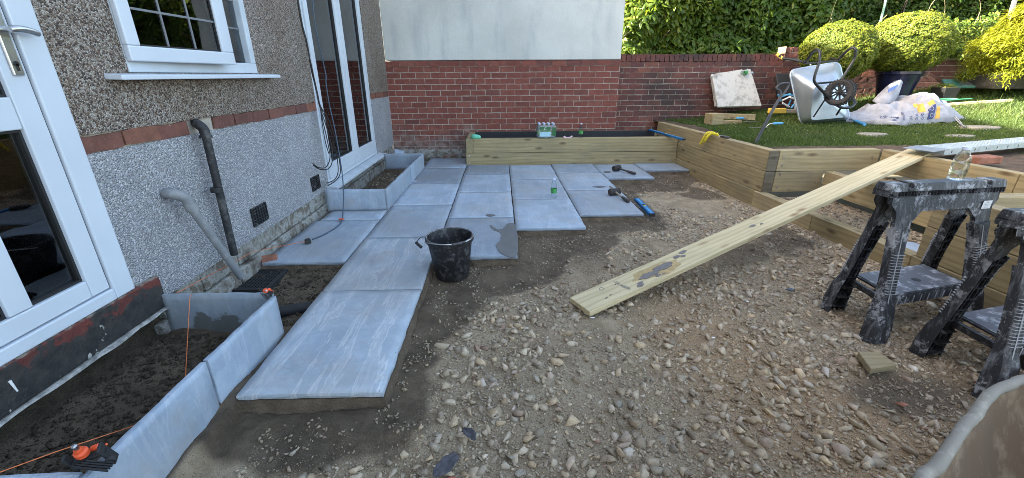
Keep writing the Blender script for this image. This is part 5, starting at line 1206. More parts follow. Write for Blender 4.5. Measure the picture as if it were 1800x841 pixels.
# =================================================================== WHITE SACK
bag = thing('builders_sack', 'crumpled white woven sack with navy and ochre print on the grass', 'sack')
def bag_top(u):   # crest height along the length
    xs = [0, .10, .16, .30, .42, .55, .63, .72, .84, .93, 1]; zs = [.03, .085, .12, .20, .25, .27, .34, .31, .20, .10, .02]; return np.interp(u, xs, zs)
def bagP(u, v):
    u = np.asarray(u, float); v = np.asarray(v, float)
    x = 4.78 + 1.42 * u; yf = 5.88 - .30 * sm((u - .05) / .25) * (1 - .35 * sm((u - .75) / .25)) ; yb = 6.32 - .15 * np.abs(u - .5)
    h = bag_top(u); th = v * PI
    y = yf + (yb - yf) * (1 - np.cos(th)) / 2; base = lawn(x, y) - .01
    prof = np.sin(th) ** .62
    cr = (fbm(u * 5 + 3, v * 4 + 1, 2, 201) - .5); rid = 1 - np.abs(fbm(u * 6, v * 3.5, 2, 203) * 2 - 1) * 1.6; r2 = np.abs(fbm(u * 13, v * 8, 2, 207) - .5)
    z = base + prof * (.82 * h * (1 + .7 * cr * (v > .12)) + .09 * rid * sm((v - .22) / .2) - .10 * r2 * sm((v - .15) / .2) - .055 * np.abs(fbm(u * 9 + 2, v * 5 + 3, 2, 211) - .5) * 2 * sm((v - .05) / .15)) + .012 * np.sin(u * 30) * (v < .05)
    y = y + .05 * (fbm(u * 7, v * 5, 2, 209) - .5) * prof
    return np.stack([x, y, z], -1)
nu, nv = 170, 80; U, Vv = np.meshgrid(np.linspace(0, 1, nu), np.linspace(0, 1, nv), indexing='ij'); P = bagP(U, Vv); id_ = np.arange(nu * nv).reshape(nu, nv)
F = np.stack([id_[:-1, :-1], id_[1:, :-1], id_[1:, 1:], id_[:-1, 1:]], -1).reshape(-1, 4)
o = mobj('sack_cloth', new_mesh('sack_cloth', P.reshape(-1, 3), F, SACK, True), bag)
def on_bag(name, V2, faces, mat, off=.005):
    """2-D print wrapped on the sack: V2 in (u, v)"""
    V2 = np.array(V2); e = 1e-3; P0 = bagP(V2[:, 0], V2[:, 1]); Pu = bagP(V2[:, 0] + e, V2[:, 1]); Pv = bagP(V2[:, 0], V2[:, 1] + e); nn = np.cross(Pu - P0, Pv - P0); nn /= np.linalg.norm(nn, axis=1, keepdims=True); nn *= np.where(nn[:, 1:2] > 0, -1, 1) 
    return mobj(name, new_mesh(name, P0 + nn * off, faces, mat, False), bag)
def patch(name, poly, mat, off=.004, n=10):
    (u0, v0), (u1, v1), (u2, v2), (u3, v3) = poly; vs = []; fs = []
    for i in range(n + 1):
        for j in range(n + 1):
            s, q = i / n, j / n; vs.append(((u0 * (1 - s) + u1 * s) * (1 - q) + (u3 * (1 - s) + u2 * s) * q, (v0 * (1 - s) + v1 * s) * (1 - q) + (v3 * (1 - s) + v2 * s) * q))
            if i and j: a = (i - 1) * (n + 1) + j - 1; fs.append((a, a + 1, a + n + 2, a + n + 1))
    return on_bag(name, vs, fs, mat, off)
def text_mesh(txt, size, res=3):
    c = bpy.data.curves.new('txt', 'FONT'); c.body = txt; c.size = size; c.resolution_u = res; c.fill_mode = 'FRONT'; c.align_x = 'CENTER'; c.align_y = 'CENTER'
    o = bpy.data.objects.new('txt', c); COL.objects.link(o); dg = bpy.context.evaluated_depsgraph_get(); me = bpy.data.meshes.new_from_object(o.evaluated_get(dg)); COL.objects.unlink(o); bpy.data.objects.remove(o)
    bm = bmesh.new(); bm.from_mesh(me); bmesh.ops.triangulate(bm, faces=bm.faces); bmesh.ops.subdivide_edges(bm, edges=[e for e in bm.edges if e.calc_length() > size * .15], cuts=2, use_grid_fill=False); bmesh.ops.triangulate(bm, faces=bm.faces)
    v = [tuple(q.co) for q in bm.verts]; f = [tuple(q.index for q in p.verts) for p in bm.faces]; bm.free(); return v, f
def bag_text(txt, u, v, su, sv, rot, mat, off=.006):
    V_, F_ = text_mesh(txt, 1); c, s = cos(rot), sin(rot); on_bag('print', [(u + (x * c - y * s) * su, max(.012, v + (x * s + y * c) * sv)) for x, y, z in V_], F_, mat, off)
patch('print', [(.545, .04), (.60, .04), (.625, .20), (.570, .20)], INK)
bag_text('ROCK', .586, .115, .040, .09, 1.35, SACK, .009)
patch('print', [(.615, .03), (.655, .02), (.66, .16), (.63, .16)], INKY); patch('print', [(.50, .22), (.56, .20), (.57, .33), (.50, .36)], INKY); patch('print', [(.59, .22), (.63, .21), (.63, .28), (.59, .29)], INKY)
patch('print', [(.50, .43), (.72, .34), (.72, .38), (.50, .47)], INKB); patch('print', [(.75, .34), (.89, .26), (.89, .28), (.75, .36)], INKB)
bag_text('NES', .285, .16, .055, .13, 1.15, INK); bag_text('Cos', .235, .26, .032, .08, .6, INK); bag_text('ant Lim', .345, .16, .030, .075, 1.2, INK)
bag_text('FA', .405, .10, .040, .09, 1.4, INK); bag_text('SOIL', .455, .11, .038, .08, 1.4, INK); bag_text('GRO', .505, .11, .040, .08, 1.4, INK)
# thrown-back flap and strap
b = MB(); fl = [((5.198,6.100,0.846), (5.350,6.000,0.685)), ((5.311,6.160,0.933), (5.440,6.030,0.788)), ((5.447,6.220,1.029), (5.533,6.080,0.935)), ((5.591,6.280,1.102), (5.610,6.160,1.089))]
for i, (p, q) in enumerate(fl):
    mid = (V3(p) + V3(q)) / 2 + Vector((0, -.03, .025)); b.v += [p, tuple(mid), q]
    if i: a = 3 * (i - 1); b.f += [(a, a + 1, a + 4, a + 3), (a + 1, a + 2, a + 5, a + 4)]
o = b.build('flap', SACK, bag, smooth=True); s = o.modifiers.new('s', 'SOLIDIFY'); s.thickness = .004
b = MB(); b.bar((5.346,6.050,0.982), (5.526,6.140,1.045), .012, .045); b.build('print', INKB, bag)
tube([(5.962,5.727,0.738), (5.949,5.630,0.674), (5.816,5.388,0.606), (5.758,5.268,0.585)], .007, 'strap', SACK, bag, 6)
tube([(5.926,5.693,0.741), (5.935,5.588,0.678), (5.710,5.240,0.595)], .005, 'strap', SACK, bag, 6)

# =================================================================== PLANK, SCAFFOLD BOARD
t = thing('plank', 'long pale timber plank ramp with a caked mortar patch and mill stamp', 'plank')
pA = Vector((.445, 2.165, -.035)); pB = Vector((4.06, 3.995, .545)); dv = (pB - pA).normalized(); side = Vector((dv.y, -dv.x, 0)).normalized(); upv = side.cross(dv).normalized(); Lp = (pB - pA).length
if upv.z < 0: upv = -upv; 
Mp = Matrix(((dv.x, -side.x, upv.x, pA.x), (dv.y, -side.y, upv.y, pA.y), (dv.z, -side.z, upv.z, pA.z), (0, 0, 0, 1)))
b = MB(); b.box((0, -.0965, -.034), (Lp, .0965, 0)); o = b.build('board', PLANK, t, bevel=.003, seg=2); o.matrix_world = Mp
def on_plank(name, mat, pts, h, z0=.0003): b = MB(); b.prism(pts, z0, z0 + h); o = b.build(name, mat, t); o.matrix_world = Mp; return o
def wob(cx_, cy_, rx, ry, seed, n=26): return [(cx_ + cos(a) * rx * (.55 + .9 * float(fbm(cos(a) * 2 + seed, sin(a) * 2 + 4, 3, seed))), cy_ + sin(a) * ry * (.55 + .9 * float(fbm(cos(a) * 2 + 9, sin(a) * 2 + seed, 3, seed)))) for a in np.linspace(0, 2 * PI, n, endpoint=False)]
STAINY = plain('resin_stain', (.40, .29, .13), .7, 0, .25, 30, .1); SCR = plain('caked_mortar', (.17, .155, .14), .8, 0, .2, 40, .4)
on_plank('stain', STAINY, wob(.60, -.01, .20, .06, 3), .0004); on_plank('mortar_patch', SCR, wob(.53, -.022, .075, .024, 5), .004, .0008); on_plank('mortar_patch', SCR, wob(.66, -.005, .085, .026, 8), .005, .0009)
for i, (x_, y_, s_) in enumerate(((.42, -.055, .022), (.40, -.075, .025), (.56, -.06, .02), (.60, -.065, .012), (.82, .03, .03), (.90, .05, .035), (.86, .01, .02), (1.55, .0, .03), (1.62, -.02, .015), (.3, .03, .006), (.2, -.04, .007), (.16, -.05, .008))): on_plank('mortar_spot', SCR, wob(x_, y_, s_, s_ * .5, 11 + i, 14), .0025, .001)
for i, (txt, x_, y_, s_) in enumerate((('C16 KD', .315, .015, .030), ('DRY GRADED', .318, -.010, .020), ('1348', .330, -.036, .026), ('O', .20, .045, .050))):
    V_, F_ = text_mesh(txt, s_); o = mobj('stamp', new_mesh('stamp', [(x_ + y * .9, y_ - x * .0 - x, .0012) for x, y, z in V_], F_, INKG), t); o.matrix_world = Mp
sb = thing('scaffold_board', 'perforated galvanised metal scaffold board lying on the lawn edge', 'scaffold board')
n0 = Vector((3.985, 3.74, .567)); dd = Vector((.955, .297, .0)).normalized(); pp = Vector((-dd.y, dd.x, 0)); wS = .225; LS = 3.2; Ms = Matrix(((dd.x, pp.x, 0, n0.x), (dd.y, pp.y, 0, n0.y), (0, 0, 1, n0.z), (0, 0, 0, 1)))
b = MB(); b.box((0, 0, -.002), (LS, wS, .002)); b.box((0, 0, -.050), (LS, .003, -.002)); b.box((0, wS - .003, -.05), (LS, wS, -.002)); b.box((0, .003, -.05), (.003, wS - .003, -.002)); b.box((.003, .003, -.05), (LS, .02, -.047)); o = b.build('channel', GALV_B, sb); o.matrix_world = Ms
b = MB()
for i in range(64):
    for j in range(5): b.lathe([(.008, .0021), (.006, .0060), (.0035, .0060)], 6, Matrix.Translation((.05 + i * .049, .03 + j * .041, 0)))
o = b.build('grip_dimples', GALV_B, sb); o.matrix_world = Ms; o['kind'] = 'stuff'
for i in range(9):
    b = MB(); b.box((.10 + .17 * i, -.0012, -.034), (.112 + .17 * i, .0, -.014)); o = b.build('slot', LINER, sb); o.matrix_world = Ms
b = MB(); b.box((.26, -.0015, -.036), (.33, -.0002, -.014)); o = b.build('label', WHITEP, sb); o.matrix_world = Ms
b = MB(); M4 = Ms @ Matrix.Translation((-.17, 0, -.004)); b.hexa([tuple(M4 @ Vector(p)) for p in ((0, -.01, -.006), (.20, -.01, .006), (.20, .235, .006), (0, .235, -.006))], [tuple(M4 @ Vector(p)) for p in ((0, -.01, -.003), (.20, -.01, .010), (.20, .235, .010), (0, .235, -.003))]); b.build('end_plate', plain('dull_plate', (.30, .32, .34), .5, .6, .2, 14, .1), sb)
t = thing('loose_brick', 'old brick with mortar lying under the metal board end', 'brick'); b = MB(); M4 = Matrix.Translation((4.18, 3.58, .505)) @ Matrix.Rotation(.15, 4, 'Z'); b.box((-.13, -.06, -.03), (.13, .06, .035), M4); b.build('brick_body', CLAY, t, bevel=.008)
t = thing('loose_brick', 'small brown brick lying by the garage foot behind the slabs', 'brick'); b = MB(); b.box((-.11, -.05, -.03), (.11, .05, .04), Matrix.Translation((-.80, 6.80, 0)) @ Matrix.Rotation(.05, 4, 'Z')); b.build('brick_body', BR_B[1].materials[0], t, bevel=.008)
t = thing('slab_piece', 'small pale slab offcut leaning in the corner beside the french door', 'slab offcut'); me = slab_mesh('offcut', .16, .10, .02, 601, SLAB_UP, .002, .02, .03); o = mobj('offcut', me, t, (-1.62, 6.55, .10)); o.rotation_euler = (.9, .3, .5)

# =================================================================== TRESTLES
def trestle(lb, off, seed):
    t = thing('trestle', lb, 'trestle', 'black folding trestles'); O = Vector(off)
    FL, FR_, RL, RR = [Vector(p) + O for p in ((1.925, 1.80, -.085), (2.60, 1.975, -.085), (1.93, 2.165, -.085), (2.60, 2.335, -.085))]
    BL, BR2 = Vector((1.860, 1.975, .690)) + O, Vector((2.585, 2.105, .675)) + O
    ux = (BR2 - BL).normalized(); Lb = (BR2 - BL).length; uy = Vector((-ux.y, ux.x, 0)).normalized(); uz = ux.cross(uy).normalized()
    M = Matrix(((ux.x, uy.x, uz.x, BL.x), (ux.y, uy.y, uz.y, BL.y), (ux.z, uy.z, uz.z, BL.z), (0, 0, 0, 1)))
    # top beam in three raised pads with two notches
    b = MB()
    for x0, x1 in ((.0, .105), (.135, Lb - .135), (Lb - .105, Lb)): b.hexa([(x0, -.045, -.012), (x1, -.045, -.012), (x1, .045, -.012), (x0, .045, -.012)], [(x0 + .004, -.036, .027), (x1 - .004, -.036, .027), (x1 - .004, .036, .027), (x0 + .004, .036, .027)])
    b.box((.105, -.045, -.012), (.135, .045, .004)); b.box((Lb - .135, -.045, -.012), (Lb - .105, .045, .004)); b.v = [tuple(M @ Vector(p)) for p in b.v]; b.build('top_beam', TRESTLE, t, bevel=.003)
    b = MB(); b.box((.002, -.043, -.038), (Lb - .002, .043, -.034)); b.box((.002, -.030, -.0335), (Lb - .002, .030, -.0125))
    n = 36
    for i in range(n + 1): x = .004 + (Lb - .010) * i / n; b.box((x - .0015, -.044, -.0336), (x + .0015, .044, -.0124))
    b.v = [tuple(M @ Vector(p)) for p in b.v]; o = b.build('beam_ribs', TRESTLE, t); o['kind'] = 'stuff'
    # apron panels: front and back, an arch each side
    def side(sgn, F0, F1, name):
        lf, rf = M.inverted() @ F0, M.inverted() @ F1
        # panel plane runs from beam edge to the feet
        def pt(u, z):   # u along beam 0..Lb, z metres below the beam
            k = z / .76; L0, L1 = Vector((0.045, sgn * .040, -.038)), Vector((Lb - .045, sgn * .040, -.038)); a = L0.lerp(lf, k); c = L1.lerp(rf, k); return a.lerp(c, u / Lb)
        top = [pt(-.015, 0), pt(Lb + .015, 0)]
        outer_l = [(.0, .0), (.0, .05), (.045, .095)]; 
        poly = [(-.02, 0), (-.02, .035), (.020, .075), (.020, .19), (.125, .19), (.125, .135), (.195, .075), (Lb - .195, .075), (Lb - .125, .135), (Lb - .125, .19), (Lb - .02, .19), (Lb - .02, .075), (Lb + .02, .035), (Lb + .02, 0)]
        vs = [pt(u, z) for u, z in poly]; th = Vector((0, -sgn * .022, 0)); b = MB(); m = len(vs)
        b.v = [tuple(M @ p) for p in vs] + [tuple(M @ (p + th)) for p in vs]
        quads = [(0, 1, 2, 5, 6), (2, 3, 4, 5), (0, 6, 7, 13), (7, 8, 11, 12, 13), (8, 9, 10, 11)]
        b.f = [q for q in quads] + [tuple(i + m for i in q)[::-1] for q in quads] + [(i, (i + 1) % m, m + (i + 1) % m, m + i) for i in range(m)]
        b.build(name, TRESTLE, t, bevel=.002)
        # legs: ribbed channel, waisted, splayed foot
        for which in (0, 1):
            u = .072 if which == 0 else Lb - .072; top_ = M @ (pt(u, .16)); foot = F0 if which == 0 else F1
            ftop = top_; d = (foot - ftop); ln = d.length; dn = d.normalized(); out = (M.to_3x3() @ Vector((0, sgn, 0))).normalized(); sx = dn.cross(out).normalized(); out = sx.cross(dn).normalized()
            if out.dot((M.to_3x3() @ Vector((0, sgn, 0)))) < 0: out = -out
            b = MB(); prev = None
            prof = [(0, .098, .036), (.10, .080, .034), (.42, .072, .034), (.60, .074, .036), (.70, .096, .052), (.86, .110, .060), (1.0, .112, .060)]
            rings = []
            for s_, w_, d_ in prof:
                c = ftop + d * s_ + out * (.012 if .65 < s_ < .9 else 0)
                rings.append([c - sx * w_ / 2 - out * 0, c - sx * w_ * .36 + out * .014, c + sx * w_ * .36 + out * .014, c + sx * w_ / 2, c + sx * w_ / 2 - out * d_, c + sx * (w_ / 2 - .006) - out * d_, c + sx * (w_ / 2 - .006) - out * .004, c - sx * (w_ / 2 - .006) - out * .004, c - sx * (w_ / 2 - .006) - out * d_, c - sx * w_ / 2 - out * d_])
            m = 10
            for rg in rings: b.v += [tuple(p) for p in rg]
            for i in range(len(rings) - 1):
                for k in range(m): b.f.append((i * m + k, i * m + (k + 1) % m, (i + 1) * m + (k + 1) % m, (i + 1) * m + k))
            b.f += [tuple(range(m))[::-1], tuple((len(rings) - 1) * m + k for k in range(m))]
            leg = b.build('leg', TRESTLE, t)
            # cross ribs inside the channel and raised grip ribs outside
            b = MB()
            for i in range(9):
                s_ = .06 + .105 * i; w_ = np.interp(s_, [p[0] for p in prof], [p[1] for p in prof]) - .012; d_ = np.interp(s_, [p[0] for p in prof], [p[2] for p in prof]); c = ftop + d * s_ - out * (.004 + d_ / 2)
                b.bar(c - sx * w_ / 2, c + sx * w_ / 2, .004, d_, up=out)
            o = b.build('leg_web', BLACKPL, leg); o['kind'] = 'stuff'
            for hh in (-1, 1):
                b = MB(); c0, c1 = ftop + d * .03 + sx * hh * .012 - out * .016, ftop + d * .97 + sx * hh * .018 - out * .022; b.bar(c0, c1, .004, .026, .004, .046, up=out); b.build('leg_web', BLACKPL, leg)
            b = MB()
            for i in range(15):
                s_ = .22 + .024 * i; w_ = np.interp(s_, [p[0] for p in prof], [p[1] for p in prof]); c = ftop + d * s_ + out * .010
                b.bar(c - sx * w_ * .5, c + sx * w_ * .5, .003, .012, up=out)
            o = b.build('grip_ribs', RIBW, leg); o['kind'] = 'stuff'
            # bead along the leg
            b = MB(); b.bar(ftop + d * .02 + out * .015 + sx * .01, ftop + d * .96 + out * .018 + sx * .014, .004, .004); b.build('bead', RIBW, leg)
    side(-1, FL, FR_, 'front_panel'); side(1, RL, RR, 'rear_panel')
    # folding shelf between the leg pairs
    z = .150; k = (z + .085) / .775
    def at(F, y_): return F + (Vector((0, 0, 0)))
    fl, fr_, rl, rr_ = [F.lerp(T, k) for F, T in ((FL, BL), (FR_, BR2), (RL, BL), (RR, BR2))]
    for q in (fl, fr_, rl, rr_): q.z = z
    e0, e1 = .12, .88
    A, B_, C_, D_ = fl.lerp(fr_, e0), fl.lerp(fr_, e1), rl.lerp(rr_, e1), rl.lerp(rr_, e0)
    b = MB(); b.hexa([p - Vector((0, 0, .012)) for p in (A, B_, C_, D_)], [A, B_, C_, D_]); b.hexa([p - Vector((0, 0, .065)) for p in (A, B_, B_.lerp(C_, .05), A.lerp(D_, .05))], [p - Vector((0, 0, .0125)) for p in (A, B_, B_.lerp(C_, .05), A.lerp(D_, .05))])
    sh = b.build('shelf', TRESTLE, t, bevel=.003)
    b = MB(); i_ = .03; c_ = (A + B_ + C_ + D_) / 4; q = [p.lerp(c_, .05) + Vector((0, 0, .0008)) for p in (A, B_, C_, D_)]; b.hexa(q, [p + Vector((0, 0, .0022)) for p in q]); b.build('shelf_top', TRAYPL, sh)
    b = MB(); p = A.lerp(C_, .5) + Vector((.02, -.02, .0032)); b.lathe([(.022, 0), (.022, .001)], 14, Matrix.Translation(p)); b.build('shelf_hole', LINER, sh)
    b = MB()
    for i in range(9): p = A.lerp(B_, (i + 1) / 10) - Vector((0, .0015, .04)); b.box(p - Vector((.002, .003, .02)), p + Vector((.002, 0, .02)))
    o = b.build('shelf_ribs', RIBW, sh); o['kind'] = 'stuff'
    for hh in (.08, .92):   # stays down to the rear legs
        b = MB(); b.bar(fl.lerp(fr_, hh) - Vector((0, 0, .03)), rl.lerp(rr_, hh) - Vector((0, 0, .03)), .02, .03); b.build('stay', BLACKPL, t)
    return t, M, Lb
t1, M1, Lb1 = trestle('plaster-splashed black folding trestle with a clear bottle on top', (0, 0, 0), 1)
t2, M2, Lb2 = trestle('plaster-splashed black folding trestle nearest the dusty barrow', (.145, -.435, -.01), 2)
def sticker(M, x, parent, w=.058, h=.042):
    b = MB(); b.box((x, -.0525, -.118), (x + w, -.0515, -.118 + h)); b.v = [tuple(M @ Vector(p)) for p in b.v]; s = b.build('sticker', WHITEP, parent)
    for i, (txt, mat, zz, sz) in enumerate((('BSEN', INKR, -.084, .0085), ('CAPACITY 455kg', INKG, -.095, .0055), ('PER PAIR', INKG, -.103, .0055), ('MAX LOAD', INKG, -.111, .0055))):
        V_, F_ = text_mesh(txt, sz, 2); new = new_mesh('lettering', [tuple(M @ Vector((x + w / 2 + a, -.0531, zz + c))) for a, c, _ in V_], F_, mat); mobj('lettering', new, s)
sticker(M1 @ Matrix.Translation((0, 0, 0)), Lb1 - .13, t1)
bt = bottle('water_bottle', 'empty clear bottle without label on top of the trestle beam', tuple(M1 @ Vector((.44, 0, .0272))), .165, .034, label=False)
# stone and offcut on the ground
t = thing('timber_offcut', 'small square greenish timber offcut lying on stones below the trestle', 'timber'); b = MB(); b.prism([(1.655, 1.535), (1.800, 1.560), (1.795, 1.655), (1.700, 1.665)], -.062, -.030); b.build('block', SLEEPER, t, bevel=.003)

# =================================================================== SMALL THINGS ON THE PATIO
# bucket
t = thing('bucket', 'black builder\'s bucket spattered with cement standing by the slabs', 'bucket', loc=(-.345, 2.665, -.075))
t.rotation_euler = (.012, -.02, .3)
b = MB(); b.lathe([(.001, .004), (.100, .004), (.108, 0), (.112, .004), (.148, .262), (.148, .268), (.160, .268), (.162, .285), (.156, .292), (.147, .292), (.143, .28), (.106, .014), (.001, .012)], 40, cap=False); b.build('bucket_body', BLACKPL, t, smooth='a')
b = MB(); b.tube([(.1535 * cos(a), .1535 * sin(a), .293) for a in np.linspace(0, 2 * PI, 48, endpoint=False)], .0045, 8, closed=True); b.build('rim', dusty('scuffed_rim', (.10, .10, .11), (.45, .46, .48), 1, .5, 30), t, smooth=True)
b = MB(); pts = [(-.158, .0, .275), (-.168, -.03, .283), (-.150, -.085, .296), (-.09, -.145, .300), (.0, -.176, .300), (.06, -.165, .300), (.12, -.12, .300), (.158, -.03, .285), (.158, 0, .275)]
b.tube(curve_pts(pts, 5), .0032, 7); b.build('handle_wire', CHROME, t, smooth=True)
b = MB(); b.tube(curve_pts([(-.02, -.176, .301), (.03, -.173, .301), (.07, -.160, .301)], 4), .009, 8); b.build('grip', BLACKPL, t, smooth='a')
b = MB(); b.tube(curve_pts([(-.150, .06, .285), (-.19, .03, .296), (-.222, -.02, .282)], 4), .003, 7); b.tube([(-.222, -.015, .285), (-.195, -.055, .262)], .010, 8); b.build('lifting_lug', BLACKPL, t, smooth='a')
b = MB(); b.lathe([(.104, 0), (.001, .001)], 24, Matrix.Translation((0, 0, .03)), cap=False); b.build('residue', SCR, t)
# mallets
def mallet(lb, x, y, rz, z=0):
    t = thing('rubber_mallet', lb, 'mallet', 'rubber mallets on the slabs', (x, y, z), rz); b = MB()
    b.lathe([(.030, -.062), (.036, -.056), (.038, -.02), (.036, 0), (.038, .02), (.036, .056), (.030, .062)], 20, Matrix.Translation((0, 0, .038)) @ Matrix.Rotation(PI / 2, 4, 'X')); b.build('head', MALLET, t, smooth='a')
    b = MB(); b.tube([(.03, 0, .040), (.12, 0, .031), (.18, 0, .026)], [.011, .011, .012], 10); b.build('shaft', TIMB_OLD if 'pale' in lb else HANDLE, t, smooth='a'); b = MB(); b.tube([(.18, 0, .026), (.21, 0, .022), (.30, 0, .018), (.315, 0, .017)], [.014, .017, .017, .012], 10); b.build('grip', HANDLE, t, smooth='a')
m1, m1e = V3((1.554,5.634,0.030)), V3((1.728,5.387,0.020)); mallet('rubber mallet with a long dark handle near the timber planter', m1.x, m1.y, math.atan2(m1e.y - m1.y, m1e.x - m1.x), .001)
m2, m2e = V3((1.213,4.406,0.030)), V3((1.277,4.128,0.020)); mallet('rubber mallet with a pale shaft nearer the blue level', m2.x, m2.y, math.atan2(m2e.y - m2.y, m2e.x - m2.x), .001)
t = thing('chisel', 'thin steel chisel lying against the nearer mallet head', 'chisel'); b = MB(); b.tube([(1.249,4.751,0.012), (1.268,4.594,0.012)], .008, 8); b.build('blade', CHROME, t)
# levels
def level(lb, a, c, w, h, mat):
    t = thing('spirit_level', lb, 'spirit level', 'blue spirit levels'); A, C2 = V3(a), V3(c); b = MB(); b.bar(A, C2, w, h * .30); 
    d = (C2 - A).normalized(); s = d.cross(Vector((0, 0, 1))).normalized()
    b.v = []; b.f = []
    for o_, hh, ww in ((0, h, .006), (-w / 2 + .004, h, .008), (w / 2 - .004, h, .008)): pass
    b.bar(A, C2, w, h); b.build('body', mat, t, bevel=.003, seg=2)
    up = Vector((0, 0, h / 2 + .0008)); b = MB(); b.bar(A.lerp(C2, .02) + up, A.lerp(C2, .98) + up, w * .36, .0016); b.build('channel', BLUEL, t)
    for q in (.45, .5): 
        b = MB(); p = A.lerp(C2, q) + up + Vector((0, 0, .001)); b.bar(p, p + d * .035, w * .4, .004); b.build('vial', YEL if q == .5 else LINER, t)
    for e_, f_ in ((A, -d), (C2, d)): b = MB(); b.bar(e_, e_ + f_ * .012, w * 1.04, h * 1.04); b.build('end_cap', RUBBER, t, bevel=.002)
level('bright blue spirit level lying on hardcore beside the slab edge', (1.427,4.305,-0.020), (1.413,3.777,-0.020), .055, .03, BLUE)
level('blue straightedge level bridging planter and sleeper wall', (2.36, 6.83, .392), (2.46, 5.75, .392), .045, .024, BLUE)
# bottles
bx = V3((0.551,4.341,0.000)); bottle('water_bottle', 'small clear water bottle with green label standing on a slab', (bx.x, bx.y, .002))
bottle('water_bottle', 'single water bottle with green label on the timber planter edge', (1.155, 6.222, .367), .20)
pk = thing('bottle_pack', 'shrink-wrapped pack of green-labelled water bottles on the timber planter', 'bottle pack')
for i in range(4):
    for j in range(3):
        px, py = .555 + i * .066, 6.190 + j * .066; h = .205; r = .031
        b = MB(); b.lathe([(r * .6, 0), (r, .01), (r * .95, .05), (r, .10), (r * .97, .14), (r * .6, .172), (r * .42, .185), (r * .42, .19)], 14, Matrix.Translation((px, py, .368))); bo = b.build('pack_bottle', PET, pk, smooth='a')
        b = MB(); b.lathe([(r * .55, .188), (r * .55, .204)], 12, Matrix.Translation((px, py, .368))); b.build('cap', CAPB, bo, smooth='a')
        if j == 0: b = MB(); b.lathe([(r * 1.03, .055), (r * 1.03, .105)], 14, Matrix.Translation((px, py, .368)), cap=False); b.build('label', LABELG, bo, smooth=True)
WRAP = N('shrink_wrap', .12, .6); tr_ = WRAP.n.new('ShaderNodeBsdfTransparent'); tr_.inputs[0].default_value = (.84, .94, .92, 1); gl_ = WRAP.n.new('ShaderNodeBsdfGlossy'); gl_.inputs['Roughness'].default_value = .15; ms_ = WRAP.n.new('ShaderNodeMixShader'); ms_.inputs[0].default_value = .22; WRAP.l.new(tr_.outputs[0], ms_.inputs[1]); WRAP.l.new(gl_.outputs[0], ms_.inputs[2]); WRAP.l.new(ms_.outputs[0], WRAP.out.inputs[0]); WRAP.l.new(WRAP.bump(WRAP.noise(60, 3), .8, .01), gl_.inputs['Normal'])
b = MB(); b.box((.519, 6.153, .3675), (.791, 6.360, .553)); b.build('wrap', WRAP.m, pk, bevel=.022, seg=2)
b = MB(); b.box((.560, 6.1495, .470), (.705, 6.151, .528)); w_ = b.build('printed_panel', plain('dark_green_print', (.015, .12, .035), .4), pk)
V_, F_ = text_mesh('G', .05); mobj('lettering', new_mesh('lettering', [(.632 + x, 6.1488, .500 + y) for x, y, z in V_], F_, WHITEP), w_)
b = MB(); b.box((.565, 6.1490, .482), (.70, 6.1496, .486)); b.build('lettering', WHITEP, w_)
b = MB(); b.box((.560, 6.1495, .395), (.712, 6.151, .455)); b.build('printed_panel', plain('pale_blue_print', (.34, .58, .66), .4), pk); b = MB(); b.box((.735, 6.1495, .40), (.785, 6.151, .52)); b.build('printed_panel', bpy.data.materials['dark_green_print'], pk)
# rag, wrapper
def crumple(name, c, s, mat, parent, seed, flat=.6):
    v, f = ico(3); n = fbm(v[:, 0] * 2.5 + seed, v[:, 1] * 2.5 + v[:, 2], 3, seed); v = v * (.55 + .9 * n)[:, None] * np.array(s) ; return mobj(name, new_mesh(name, v + np.array(c), f, mat, False), parent)
t = thing('rag', 'crumpled mint green rag on the timber planter corner', 'rag'); crumple('cloth', (-.36, 6.25, .385), (.07, .05, .035), MINT, t, 4)
t = thing('wrapper', 'small pink and white wrapper on planter beside the bottle pack', 'wrapper'); b = MB(); b.bar((.915, 6.20, .372), (1.015, 6.21, .374), .03, .008); b.bar((.905, 6.19, .376), (.925, 6.21, .388), .02, .012); b.bar((1.005, 6.2, .377), (1.03, 6.22, .388), .02, .012); b.build('foil', PINK, t)
# cables ------------------------------------------------------------------
def cable(lb, pts, r, mat, name='cable', grp='cables hanging by the french door'):
    b = MB(); b.tube(curve_pts(pts, 6), r, 7); o = b.build(name, mat, smooth=True); return tag(o, lb, 'cable', grp)
top = [(-1.660,4.030,1.885), (-1.660,4.016,1.675), (-1.660,4.046,1.484), (-1.660,4.073,1.271), (-1.660,4.099,1.130), (-1.660,4.120,0.967)]
def jit(P, a): return [(x + R_.uniform(-a, a) + .01, y + R_.uniform(-a, a), z) for x, y, z in P]
cable('black cable ending in the highest loose loop left of the french door', jit(top, .004) + [(-1.620,4.061,0.822), (-1.600,4.044,0.618), (-1.600,4.036,0.499), (-1.620,3.961,0.428), (-1.640,3.847,0.447), (-1.660,3.791,0.494)], .0045, CABLE)
cable('black cable in the lower loose loop by the french door', jit(top, .006) + [(-1.620,4.107,0.802), (-1.600,4.119,0.591), (-1.600,4.077,0.459), (-1.620,4.006,0.403), (-1.650,3.900,0.420), (-1.670,3.819,0.473)], .0045, CABLE)
cable('black cable curling back under the french door sill end', jit(top, .008) + [(-1.610,4.127,0.815), (-1.600,4.195,0.595), (-1.600,4.204,0.401), (-1.600,4.150,0.311), (-1.620,4.067,0.274), (-1.630,3.939,0.283)], .0045, CABLE)
cable('black cable hanging just left of the blue lead and tucked under', jit(top, .008) + [(-1.600,4.149,0.828), (-1.580,4.200,0.595), (-1.580,4.206,0.428), (-1.590,4.203,0.316), (-1.610,4.111,0.264), (-1.620,3.930,0.258)], .0045, CABLE)
